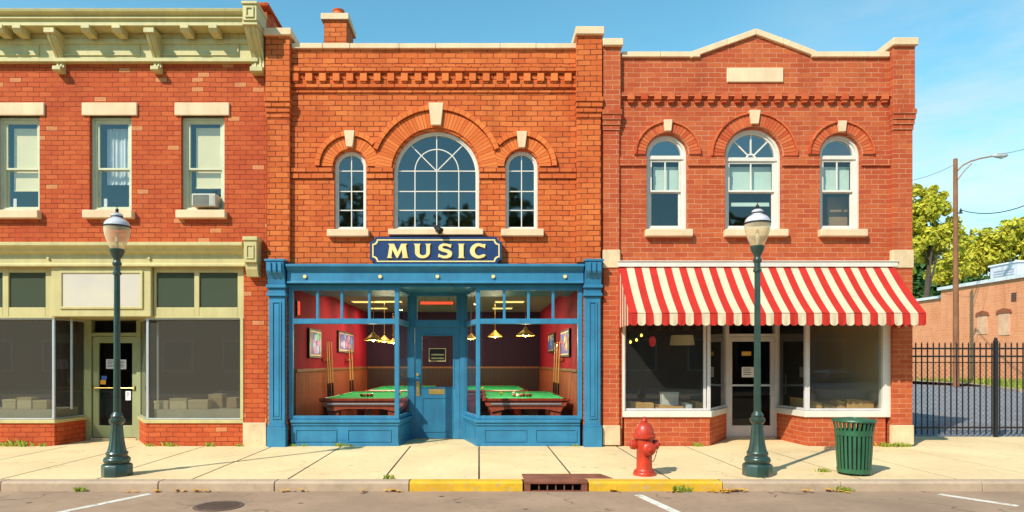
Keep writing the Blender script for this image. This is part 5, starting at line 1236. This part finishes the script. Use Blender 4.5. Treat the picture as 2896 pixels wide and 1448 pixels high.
# counters and shelves seen dimly in the outer shops
def counter(x0, x1, Y, d, h, label, m, n):
    t = thing('counter', label, 'counter', ((x0 + x1) / 2, Y, 0)); MB().box(x0, x1, Y, Y + d, 0, h - .05).build('body', m, t); MB().box(x0 - .03, x1 + .03, Y - .03, Y + d + .03, h - .05, h).build('top', mat('counter_top', (.42, .36, .26), .5), t)
    mb = MB()
    for i in range(n): a = x0 + (x1 - x0) * i / n; mb.ring([(a + .04, .1), (a + (x1 - x0) / n - .04, .1), (a + (x1 - x0) / n - .04, h - .12), (a + .04, h - .12)], [(a + .08, .14), (a + (x1 - x0) / n - .08, .14), (a + (x1 - x0) / n - .08, h - .16), (a + .08, h - .16)], Y - .012, Y)
    mb.build('panel', m, t)
GW = mat('dull_grey_wood', (.20, .17, .13), .8)
counter(-6.7, -5.0, 3.2, .6, 1.0, 'long grey counter inside the red brick shop, right of its door', GW, 4)
counter(-12.0, -9.2, 3.4, .6, 1.0, 'long grey counter inside the red brick shop, left of its door', GW, 5)
for (x, z, s_, lab) in ((-5.65, .76, .30, 'large dusty carton on the display board right of the sage door'), (-5.30, .76, .22, 'small dusty carton right of the large one behind the same glass'), (-11.0, .76, .22, 'dusty carton on the display board left of the sage door')):
    t = thing('cardboard_box', lab, 'box', (x, .6, .74)); MB().box(x - s_ / 2, x + s_ / 2, .55, .85, .742, .742 + s_).build('carton', mat('dusty_carton', (.50, .34, .18), .9), t, bevel=.006); MB().box(x - .03, x + .03, .548, .852, .74 + s_, .745 + s_).build('tape', M['paper'], t)

PB = [mat('pale_box_%d' % i, c, .85) for i, c in enumerate(((.70, .56, .32), (.78, .64, .40), (.60, .46, .25)))]
for i, (xa_, xb_, h_, lab) in enumerate(((438, 478, .17, 'pale low box, leftmost behind the glass right of the sage door'), (482, 530, .22, 'pale low box, second from left behind the glass right of the sage door'), (534, 590, .19, 'pale low box in the middle behind the glass right of the sage door'),
      (10, 48, .20, 'pale low box, leftmost behind the glass left of the sage door'), (52, 92, .24, 'pale low box, second from left behind the glass left of the sage door'), (96, 136, .18, 'pale low box nearest the doorway behind the left glass'))):
    t = thing('display_box', lab, 'box', (PX((xa_ + xb_) / 2, .3), .3, .742), 'pale boxes low in the red brick shop')
    MB().box(PX(xa_, .3), PX(xb_, .3), .26, .5, .742, .742 + h_).build('carton', PB[i % 3], t, bevel=.005); MB().box(PX(xa_, .3) - .006, PX(xb_, .3) + .006, .254, .506, .742 + h_ - .04, .742 + h_ + .004).build('lid', PB[(i + 1) % 3], t, bevel=.004)
# ================================================================ fence, lane, trees, wires
Yf = 1.62
fx0, fx1 = 8.93, 17.5
def zf(y): return PZ(y, Yf)
posts = [PX(2816, Yf), 17.2]
def fence(xa, xb, label, post_at):
    t = thing('iron_fence', label, 'fence', (xa, Yf, 0), 'black railing across the side lane')
    mb = MB()
    n = int((xb - xa) / .135)
    for i in range(n + 1):
        x = xa + .05 + i * .135
        if x > xb - .03: break
        mb.box(x - .0105, x + .0105, Yf - .0105, Yf + .0105, .06, 2.13)
        mb.add([(x - .014, Yf - .014, 2.13), (x + .014, Yf - .014, 2.13), (x + .014, Yf + .014, 2.13), (x - .014, Yf + .014, 2.13), (x, Yf, 2.20)], [(0, 1, 4), (1, 2, 4), (2, 3, 4), (3, 0, 4), (0, 3, 2, 1)])
    mb.build('pickets', M['iron_black'], t)
    for z in (.22, 1.86, 2.04): MB().box(xa, xb, Yf - .019, Yf + .019, z - .02, z + .02).build('rail', M['iron_black'], t)
    if post_at:
        x = post_at; mb = MB(); mb.box(x - .035, x + .035, Yf - .035, Yf + .035, -.05, 2.2); mb.lathe([(.05, 2.2), (.05, 2.22), (.03, 2.23), (.04, 2.26), (.025, 2.29), (.002, 2.3)], x, Yf, 0, 12); mb.build('post', M['iron_black'], t, smooth=True)
    return t
fence(fx0, posts[0] - .04, 'black iron picket fence panel between the brick corner and the tall post', posts[0])
fence(posts[0] + .04, fx1, 'black iron picket fence panel right of the tall post, running out of the picture', posts[1])
# woven wire behind the railing
t = thing('chain_link_fence', 'rusty chain-link wire mesh behind the black railing', 'fence', (fx0, Yf + .1, 0))
mb = MB(); s_ = .105; z0, z1 = .1, 1.72; H = z1 - z0
k = -int(H / s_)
def wire(xa, za, xb, zb):
    u = Vector((xb - xa, 0, zb - za)).normalized(); n = Vector((-u.z, 0, u.x)) * .0024; y = Yf + .10
    mb.add([Vector((xa, y, za)) - n, Vector((xb, y, zb)) - n, Vector((xb, y, zb)) + n, Vector((xa, y, za)) + n, (xa, y + .005, za), (xb, y + .005, zb)], [(0, 1, 2, 3), (0, 4, 5, 1), (3, 2, 5, 4)])
x = fx0 - H
while x < fx1:
    for sg in (1, -1):
        a0, b0 = (x, x + H) if sg > 0 else (x + H, x)
        pa, pb = (a0, z0), (b0, z1)
        # clip to the fence run
        def cl(p, q, X): f = (X - p[0]) / (q[0] - p[0]); return (X, p[1] + (q[1] - p[1]) * f)
        if min(a0, b0) < fx0:
            if pa[0] < pb[0]: pa = cl(pa, pb, fx0) if pa[0] < fx0 else pa
            else: pb = cl(pa, pb, fx0) if pb[0] < fx0 else pb
        if max(a0, b0) <= fx0: continue
        wire(pa[0], pa[1], pb[0], pb[1])
    x += s_
mb.build('wire_mesh', M['iron_rust'], t)
MB().tube([(fx0, Yf + .1, z1), (fx1 + 1, Yf + .1, z1)], .012, 6).build('top_rail', M['iron_black'], t)
# far orange building
B4 = thing('brick_building', 'long low orange brick building with bricked-up windows and a pale roof edge, beyond the fence', 'building', (40, 30, 0))
FO = brickmat('faded_orange_brick', (.76, .285, .13), (.84, .34, .165), (.78, .36, .20), c3=(.70, .23, .09), msize=.02, bw=.6, rh=.22)
def WP(px, X=40.0): return X * FP / (px - VX) - DF     # depth on the wall plane seen at that photo column
Ya, Yb, Yc_ = WP(2990), WP(2661), WP(2560)
MB().box(40, 62, Ya, Yb, -.1, 7.95).build('wall', FO, B4)
MB().box(40.5, 62, Yb, Yc_ + 3, -.1, 7.35).build('wall', FO, B4)
MB().box(39.8, 62.2, Ya - .2, Yb + .2, 7.951, 8.22).box(40.3, 62, Yb + .2, Yc_ + 3, 7.351, 7.58).build('coping', mat('pale_metal_roof_edge', (.72, .72, .70), .5), B4)
pnl = mat('bricked_up_opening', (.78, .44, .26), .85, .2, 2)
dkb = mat('dark_arch_brick', (.30, .09, .04), .85)
for (a, b, y0, y1) in ((2766, 2793, 893, 945), (2825, 2857, 886, 948)):
    ya, yb = WP(b), WP(a); za, zb = PZ(y1, (ya + yb) / 2), PZ(y0, (ya + yb) / 2); ym_ = (ya + yb) / 2
    o = MB().box(39.95, 40, ya, yb, za, zb).build('blocked_window', pnl, B4)
    MB().prism([(ya - .2, zb), (yb + .2, zb), (yb + .1, zb + .25), (ym_, zb + .4), (ya - .1, zb + .25)], 'x', 39.90, 40).build('arch', dkb, o)
ya, yb = WP(2875), WP(2862); mb = MB()
for i in range(4): mb.box(39.93, 40, ya, yb, PZ(850, ya) + i * .17, PZ(850, ya) + .1 + i * .17)
mb.build('vent', mat('vent_shadow', (.12, .06, .05), .8), B4)
# rooftop unit
ya, yb = WP(2880, 42) , WP(2800, 42)
t = thing('rooftop_unit', 'white boxy ventilation unit on the roof of the low orange building', 'ventilation unit', (43, (ya + yb) / 2, 8.0))
zt_ = PZ(741, ya); MB().box(42, 44.5, ya, yb, 7.95, zt_).build('housing', mat('white_sheet_metal', (.62, .60, .66), .5), t, bevel=.03)
MB().box(41.9, 44.6, ya - .1, yb + .1, zt_, zt_ + .12).build('lid', mat('white_sheet_metal_lid', (.8, .8, .82), .5), t)
mb = MB()
for i in range(5): mb.box(41.96, 42, ya + .4, yb - .4, 8.25 + i * .2, 8.32 + i * .2)
mb.build('louvre', mat('grey_louvre', (.4, .4, .45), .5), t)
# grass verge
gm_ = mat('verge_grass', (.14, .22, .03), .9, .4, 2, .3, col2=(.30, .30, .05))
vs = [edge_pt(2480, 1072), edge_pt(2560, 1077), edge_pt(2745, 1086.5), edge_pt(2896, 1106), (38.5, 13), (39.9, 13), (39.9, 48), (34, 48)]
mb = MB(); mb.prism(vs, 'z', -.2, .06); struct(mb, 'verge', gm_)
mb = MB(); random.seed(4)
def inside(p, poly):
    c = False; j = len(poly) - 1
    for i in range(len(poly)):
        if (poly[i][1] > p[1]) != (poly[j][1] > p[1]) and p[0] < (poly[j][0] - poly[i][0]) * (p[1] - poly[i][1]) / (poly[j][1] - poly[i][1]) + poly[i][0]: c = not c
        j = i
    return c
xs_ = [p[0] for p in vs]; ys_ = [p[1] for p in vs]; cnt = 0
while cnt < 5200:
    p = (random.uniform(min(xs_), max(xs_)), random.uniform(min(ys_), max(ys_)))
    if not inside(p, vs): continue
    cnt += 1; a = rnd() * 6.28; h = .25 + .55 * rnd() * rnd(); w_ = .05 + .05 * rnd(); lx, ly = (rnd() - .5) * .4, (rnd() - .5) * .4
    mb.add([(p[0] - w_ * math.cos(a), p[1] - w_ * math.sin(a), .05), (p[0] + w_ * math.cos(a), p[1] + w_ * math.sin(a), .05), (p[0] + lx, p[1] + ly, .05 + h)], [(0, 1, 2)])
go = mb.build('grass', island('grass_blade', (.12, .20, .02), (.42, .42, .06)), None, recalc=False); tag(go, 'tufty grass along the foot of the low orange building', 'grass', kind='stuff')

# utility pole with street light
Yp = 32.5; px_ = lambda x: PX(x, Yp); pz_ = lambda y: PZ(y, Yp)
t = thing('utility_pole', 'tall brown wooden utility pole with a curved street light arm beyond the fence', 'utility pole', (px_(2704), Yp, 0))
PW_ = woodmat('weathered_pole_wood', (.30, .12, .05), (.20, .07, .03), scale=6, plank=0, rough=.85)
MB().tube([(px_(2704), Yp, 0), (px_(2702), Yp, pz_(449))], [.20, .13], 14).build('pole', PW_, t, smooth=True)
arm = [(2704, 487), (2722, 468), (2745, 456), (2772, 448), (2810, 441)]
MB().tube([(px_(a), Yp, pz_(b)) for a, b in arm], .055, 8).build('arm', mat('tan_arm_metal', (.36, .22, .12), .5), t, smooth=True)
MB().tube([(px_(a), Yp, pz_(b)) for a, b in ((2704, 515), (2716, 498), (2730, 480), (2748, 463))], .035, 6).build('brace', mat('tan_brace_metal', (.36, .22, .12), .5), t, smooth=True)
mb = MB(); a = Vector((px_(2805), Yp, pz_(441))); b = Vector((px_(2850), Yp, pz_(439)))
mb.tube([a, a + (b - a) * .12, a + (b - a) * .35, a + (b - a) * .7, a + (b - a) * .93, b], [.05, .10, .17, .19, .12, .02], 14); hd = mb.build('lamp_head', mat('grey_lamp_head', (.50, .48, .46), .45), t, smooth=True)
MB().lathe([(.15, 0), (.10, -.06), (.01, -.09)], px_(2832), Yp, pz_(446), 16).build('lens', M['white'], t, smooth=True)
MB().lathe([(.07, 0), (.09, .1), (.05, .18), (.05, .25)], px_(2717), Yp, pz_(600), 10).box(px_(2704), px_(2722), Yp - .05, Yp + .05, pz_(604), pz_(601)).build('insulator', M['iron_black'], t)
def cable(label, a, b, sag_, r=.022):
    a, b = Vector(a), Vector(b); mb = MB(); n = 14
    mb.tube([a + (b - a) * i / n + Vector((0, 0, -sag_ * 4 * (i / n) * (1 - i / n))) for i in range(n + 1)], r, 5)
    tag(mb.build('power_line', M['black'], None, smooth=True), label, 'cable', 'cables on the utility pole')
cable('thin cable running left from the top of the utility pole', (PX(2540, 40), 40, PZ(515, 40)), (px_(2700), Yp, pz_(465)), .25, .014)
cable('thick cable running right from the middle of the utility pole', (px_(2718), Yp, pz_(594)), (PX(3050, 20), 20, PZ(495, 20)), .9, .03)
cable('short cable leaving the utility pole lowest, running right', (px_(2708), Yp, pz_(664)), (PX(3000, 45), 45, PZ(590, 45)), .6, .016)
cable('thin cable crossing the top right corner of the sky', (PX(2820, 25), 25, PZ(436, 25)), (PX(3000, 22), 22, PZ(380, 22)), .2, .012)

# trees
def tree(label, cx, cy, blobs, trunk, m, leaf=.34, nleaf=2600, seedv=1, group=None, name='leafy_tree', squash=.85):
    """trunk = list of (x,z,r) relative; blobs = (dx, dz, radius)"""
    random.seed(seedv); t = thing(name, label, 'tree', (cx, cy, 0), group)
    mb = MB(); mb.tube([(cx + x, cy, z) for x, z, r in trunk], [r for x, z, r in trunk], 10)
    bx_, bz_ = trunk[-2][0], trunk[-2][1]
    for k, (dx, dz, r) in enumerate(blobs):
        j = (k * 7 + 3) % 5; s0 = trunk[max(1, len(trunk) - 1 - j % 3)]
        e = Vector((cx + dx, cy + (rnd() - .5) * r, dz)); a = Vector((cx + s0[0], cy, s0[1])); mid = (a + e) / 2 + Vector(((rnd() - .5) * .8, (rnd() - .5) * .8, .3))
        mb.tube([a, mid, e], [s0[2] * .5, s0[2] * .28, .03], 6)
    mb.build('trunk', mat('bark_dark', (.09, .065, .045), .9, .3, 6, .5), t, smooth=True)
    mb = MB(); tot = sum(r ** 2 for _, _, r in blobs)
    for dx, dz, r in blobs:
        # each lobe is made of several sub-clumps with air between them
        subs = [(Vector((rnd() - .5, rnd() - .5, rnd() - .5)).normalized() * r * (.45 + .5 * rnd()), r * (.28 + .22 * rnd())) for _ in range(max(5, int(11 * min(1.5, r / 2))))]
        n = int(nleaf * r * r / tot)
        for i in range(n):
            o_, sr = subs[int(rnd() * len(subs))]
            u = Vector((random.gauss(0, 1), random.gauss(0, 1), random.gauss(0, 1))).normalized() * sr * (.55 + .5 * rnd())
            c = Vector((cx + dx, cy + 0, dz)) + Vector((o_.x, o_.y, o_.z * squash)) + u
            nrm = (u.normalized() * .8 + Vector((random.gauss(0, .6), random.gauss(0, .6), random.gauss(.3, .6)))).normalized()
            a = nrm.orthogonal().normalized(); b = nrm.cross(a); q = rnd() * 6.28; a, b = a * math.cos(q) + b * math.sin(q), b * math.cos(q) - a * math.sin(q)
            s = leaf * (.6 + .7 * rnd())
            mb.add([c - a * s, c - a * s * .3 - b * s * .55, c + a * s, c + a * s * .2 + b * s * .6], [(0, 1, 2, 3)])
    mb.build('crown', m, t, recalc=False); return t
def leafmat(name, c1, c2):
    k = NT(name); g = k.n('ShaderNodeNewGeometry'); col = k.mix(g.outputs['Random Per Island'], c1, c2)
    col = k.mix(k.ramp(k.noise(k.coord(), .45, 3), .4, .62), col, k.mix(.5, col, c2))
    k.l(col, k.p.inputs['Base Color']); k.p.inputs['Roughness'].default_value = .65; k.p.inputs['Specular IOR Level'].default_value = .2
    tl = k.n('ShaderNodeBsdfTranslucent'); k.l(col, tl.inputs[0]); mx = k.n('ShaderNodeMixShader'); mx.inputs[0].default_value = .25
    k.l(k.p.outputs[0], mx.inputs[1]); k.l(tl.outputs[0], mx.inputs[2]); k.l(mx.outputs[0], k.out.inputs[0]); return k.m
LY = leafmat('yellow_green_leaves', (.38, .39, .03), (.66, .56, .06)); LG = leafmat('dark_green_leaves', (.04, .12, .035), (.09, .19, .045)); LM = leafmat('olive_leaves', (.10, .13, .02), (.20, .20, .03))
def TX(px, Y): return PX(px, Y)
def at(px, py, Y, cx): return (PX(px, Y) - cx, PZ(py, Y))
Yt1 = 52; cx = PX(2622, Yt1); S_ = (DF + Yt1) / FP
tree('tall airy yellow-green tree beside the brick corner of the gabled building', cx, Yt1,
     [(*at(a, b, Yt1, cx), r * S_) for a, b, r in ((2598, 575, 52), (2640, 600, 50), (2670, 640, 48), (2600, 655, 50), (2650, 705, 52), (2700, 672, 26), (2585, 735, 42), (2630, 550, 34), (2700, 735, 38), (2570, 610, 45), (2555, 700, 50))],
     [(-.3, 0, .42), (-.2, 4, .34), (-.1, 8, .28), (.2, 11.5, .2), (.4, 14.5, .1)], LY, leaf=.27, nleaf=10000, seedv=11)
Yt2 = 60; cx = PX(2800, Yt2); S_ = (DF + Yt2) / FP
tree('broad yellow-green tree behind the white rooftop unit', cx, Yt2,
     [(*at(a, b, Yt2, cx), r * S_) for a, b, r in ((2770, 690, 55), (2830, 670, 60), (2880, 700, 62), (2820, 735, 60), (2760, 745, 50), (2700, 760, 48), (2735, 715, 42), (2900, 750, 60), (2660, 775, 34))],
     [(0, 0, .5), (0, 4, .42), (.1, 8, .32), (.2, 12, .15)], LY, leaf=.29, nleaf=10000, seedv=5)
cx = PX(2950, 58); S_ = (DF + 58) / FP
tree('round yellow-green tree at the right edge of the picture', cx, 58,
     [(*at(a, b, 58, cx), r * S_) for a, b, r in ((2910, 670, 55), (2960, 690, 60), (2930, 740, 60), (3000, 720, 50), (2880, 640, 32))],
     [(0, 0, .5), (0, 5, .4), (0, 9, .3), (.1, 12, .15)], LY, leaf=.29, nleaf=6000, seedv=6)
for i, (pxc, top, Y, wd, lab) in enumerate(((2600, 770, 66, 75, 'dark green tree low behind the airy yellow-green one'), (2700, 785, 70, 80, 'dark green tree just right of the utility pole, above the roofs'), (2560, 720, 72, 70, 'dark green tree mostly hidden by the gabled building corner'), (2800, 790, 74, 85, 'dark green tree under the broad yellow-green one'), (2650, 730, 76, 60, 'dark green tree between the two yellow-green crowns'), (2900, 790, 76, 80, 'dark green tree behind the right end of the low roof'))):
    cx = PX(pxc, Y); S_ = (DF + Y) / FP; bl = []
    random.seed(40 + i)
    for k in range(9): bl.append((*at(pxc + (rnd() - .5) * wd * 1.7, top + rnd() * 110, Y, cx), wd * .48 * S_))
    tree(lab, cx, Y, bl, [(0, 0, .4), (0, 3, .35), (0, 6, .28), (0, 9, .12)], LG, leaf=.5, nleaf=3000, seedv=60 + i, group='dark trees beyond the low building')
# ================================================================ weeds and fallen leaves
WM = island('weed_leaf', (.14, .24, .02), (.42, .45, .06)); FL = island('fallen_leaf', (.85, .45, .03), (.65, .30, .03))
def weed_mesh(seedv, n=26, h=.08, sp=.12):
    random.seed(seedv); mb = MB()
    for i in range(n):
        x, y = random.gauss(0, sp * .45), -abs(random.gauss(0, .02)) - .005; a = rnd() * 6.28; l = h * (.4 + .8 * rnd()); w_ = .010 + .008 * rnd()
        dx, dy = math.cos(a) * l * .6, -abs(math.sin(a)) * l * .5; t1 = Vector((x + dx * .5, y + dy * .5, l * .7)); t2 = Vector((x + dx, y + dy, l))
        mb.add([(x - w_ * .4, y, 0), (x + w_ * .4, y, 0), t1 + Vector((w_, 0, 0)), t2, t1 - Vector((w_, 0, 0))], [(0, 1, 2, 3, 4)])
    me = mb.build('weed_tuft', WM, None, recalc=False); return me
protos = [weed_mesh(s) for s in (1, 2, 3)]; used = [0, 0, 0]
spots = [(22, 0, 1.2, 'at the foot of the leftmost brick base'), (62, 0, 1.7, 'below the leftmost shop window, the tallest there'), (120, 0, .8, 'at the left corner of the sage doorway'), (425, 0, .8, 'at the right corner of the sage doorway'), (480, 0, 1.1, 'below the window right of the sage door, near its left end'), (592, 0, 1.0, 'below the window right of the sage door, near the middle'), (678, 0, .7, 'beside the stone foot of the red brick pier'),
         (832, 0, .6, 'at the left end of the blue base'), (860, 0, .6, 'second from the left along the blue base'), (962, 0, 1.0, 'in the middle of the left blue base'), (990, 0, .6, 'just right of the middle of the left blue base'), (1625, 0, .6, 'at the right end of the blue base'), (1972, 0, 1.0, 'under the left window of the lilac shop'), (2500, 0, 1.2, 'at the right end of the lilac shop base'), (2535, 0, 1.2, 'at the foot of the right corner stone'), (2562, 0, .9, 'at the outer edge of the right corner stone'),
         (2325, -3.2, .8, 'in the pavement joint left of the litter bin'), (225, -4.05, .9, 'in the kerb joint left of the left lamp'), (1925, -4.06, 1.3, 'in the gutter by the yellow kerb, right of the hydrant'), (2382, -4.05, 1.0, 'in the kerb joint below the litter bin'), (1098, -3.8, .8, 'at the kerb edge left of the yellow paint')]
for i, (px, Y, s_, lab) in enumerate(spots):
    k = i % 3; o = protos[k] if not used[k] else protos[k].copy()
    if used[k]: COL.objects.link(o)
    used[k] = 1; z = -.138 if Y < -4.04 else .002
    yy = Y - .05 if Y == 0 else Y
    if 2495 < px: yy = -.13
    o.location = (PX(px, yy), yy, z); o.scale = (s_, s_, s_); tag(o, 'small green weed tuft ' + lab, 'weed', 'weeds in the joints')
def litter(px, Y, n, sp, label, z):
    random.seed(int(px)); t = MB(); x0 = PX(px, Y)
    for i in range(n):
        x, y = x0 + random.gauss(0, sp), Y - .01 - abs(random.gauss(0, .035)); a = rnd() * 6.28; r = .022 + .028 * rnd(); q = rnd() * .035
        t.add([(x + r * math.cos(a + k * 1.2566) * (1 if k % 2 else .75), y + r * math.sin(a + k * 1.2566), z + q + .012 * rnd()) for k in range(5)], [(0, 1, 2, 3, 4)])
    tag(t.build('fallen_leaves', FL, None, recalc=False), label, 'leaves', 'fallen leaves in the gutter')
for px, n, sp, lab in ((447, 4, .02, 'few orange leaves at the first kerb joint right of the left lamp'), (372, 5, .05, 'thin scatter of yellow leaves in the gutter below the left lamp'), (560, 14, .16, 'long scatter of yellow leaves below the left brick shop'), (835, 9, .10, 'yellow leaves in the gutter below the blue pilaster'), (1028, 5, .04, 'small group of leaves in the gutter left of the larger heap'), (1112, 10, .07, 'heap of orange leaves just left of the yellow kerb'),
                       (1738, 4, .05, 'few yellow leaves in the gutter right of the storm drain'), (1895, 6, .05, 'yellow leaves beside the gutter weeds right of the hydrant'), (2040, 26, .13, 'largest heap of orange leaves, at the right end of the yellow kerb'), (2098, 4, .04, 'few leaves in the gutter left of the right lamp'), (2272, 6, .05, 'yellow leaves in the gutter between lamp and litter bin'), (2370, 9, .07, 'leaves at the kerb joint below the litter bin')):
    litter(px, -4.06, n, sp, lab, -.136)
# ================================================================ the far side of the street, behind the camera: what the panes reflect
def far_house(x0, x1, y, h, label, wallm, floors, cols):
    t = thing('brick_building', label, 'building', ((x0 + x1) / 2, y, 0))
    MB().box(x0, x1, y - 9, y, -.16, h).build('wall', wallm, t)
    MB().box(x0 - .15, x1 + .15, y - 9.1, y + .25, h + .001, h + .35).build('coping', M['stone'], t)
    fh = h / floors
    for f in range(floors):
        for c in range(cols):
            w_ = (x1 - x0) / cols; a = x0 + w_ * (c + .25); b = a + w_ * .5; z = f * fh + fh * .28
            mb = MB(); mb.ring([(a, z), (b, z), (b, z + fh * .5), (a, z + fh * .5)], [(a + .07, z + .07), (b - .07, z + .07), (b - .07, z + fh * .5 - .07), (a + .07, z + fh * .5 - .07)], y, y + .06)
            o = mb.build('window', M['white'], t); MB().box(a + .05, b - .05, y, y + .02, z + .05, z + fh * .5 - .05).build('pane', M['black'], o)
far_house(-50, -14, -30, 8.2, 'brick building across the street, seen only mirrored in the panes, left', brickmat('far_brick_a', (.30, .10, .05), (.36, .14, .07), (.2, .12, .08)), 2, 9)
far_house(-13.8, 0, -30, 8.8, 'tan building across the street, seen only mirrored in the panes, middle', mat('far_tan_wall', (.24, .17, .11), .9), 2, 5)
far_house(.3, 42, -30, 8.4, 'brick building across the street, seen only mirrored in the panes, right', brickmat('far_brick_b', (.26, .09, .05), (.32, .12, .06), (.2, .12, .08)), 2, 10)
struct(MB().box(-60, 60, -30, -18, -.3, -.01), 'far_pavement', M['kerb'])
for i, (x, y, h, lab) in enumerate(((-13.2, -38, 15.5, 'tall tree across the street, mirrored in the left arched panes'), (-4, -40, 14, 'tree across the street, mirrored in the big arched window'), (4, -41, 17, 'tallest tree across the street, mirrored in the big arched window'), (20, -38, 14, 'tree across the street, mirrored in the right panes'))):
    random.seed(80 + i); bl = [((rnd() - .5) * 7, h * (.45 + .45 * rnd()), 1.9 + rnd()) for _ in range(9)]
    tree(lab, x, y, bl, [(0, 0, .4), (0, h * .3, .33), (.1, h * .5, .25), (0, h * .7, .12)], LM, leaf=.5, nleaf=1300, seedv=90 + i, group='trees across the street')
# parked car whose mirror image shows in the right-hand shop window
def make_car(x, y, label):
    t = thing('parked_car', label, 'car', (x, y, -.14)); P = mat('silver_blue_car_paint', (.50, .58, .66), .25, .05, 3, 0, spec=.6, coat=.6); z = -.14
    lo_ = [(-2.2, .28), (-2.18, .62), (-2.0, .80), (-1.35, .92), (1.35, .98), (2.0, .92), (2.18, .70), (2.2, .30), (1.85, .26), (1.75, .50), (1.55, .62), (1.25, .62), (1.05, .50), (.95, .24), (-.95, .24), (-1.05, .50), (-1.25, .62), (-1.55, .62), (-1.75, .50), (-1.85, .26)]
    MB().prism([(x + a, z + b) for a, b in lo_], 'y', y - .86, y + .86).build('body', P, t, bevel=.06)
    up = [(-1.25, .93), (-.45, 1.40), (.75, 1.44), (1.45, .98)]; v = []
    for yy, k in ((-.80, 0), (.80, 0)):
        v += [(x + a, y + yy * (1 if b < 1 else .82), z + b) for a, b in up]
    mb = MB(); mb.add(v, [(0, 1, 2, 3), (7, 6, 5, 4), (0, 4, 5, 1), (1, 5, 6, 2), (2, 6, 7, 3), (3, 7, 4, 0)]); cb = mb.build('cabin', M['black'], t, bevel=.04)
    mb = MB(); mb.box(x - .42, x + .72, y - .64, y + .64, z + 1.41, z + 1.46)
    for a, b in ((-.85, -.43), (.12, .12), (1.12, .78)): mb.tube([(x + a, y + .76, z + 1.0), (x + b, y + .665, z + 1.42)], .03, 6); mb.tube([(x + a, y - .76, z + 1.0), (x + b, y - .665, z + 1.42)], .03, 6)
    mb.build('roof', P, t)
    for sx in (-1.4, 1.4):
        for sy in (-.82, .82):
            w_ = MB().lathe([(.20, -.10), (.31, -.10), (.33, -.07), (.33, .07), (.31, .10), (.20, .10)], x + sx, y + sy, z + .33, 24, axis='y').build('wheel', M['black'], t, smooth=True)
            MB().lathe([(.20, -.104), (.20, .104)], x + sx, y + sy, z + .33, 16, axis='y').build('rim', M['silver'], w_)
make_car(16.0, -16.2, 'silver-blue parked car across the street, mirrored in the right shop window')
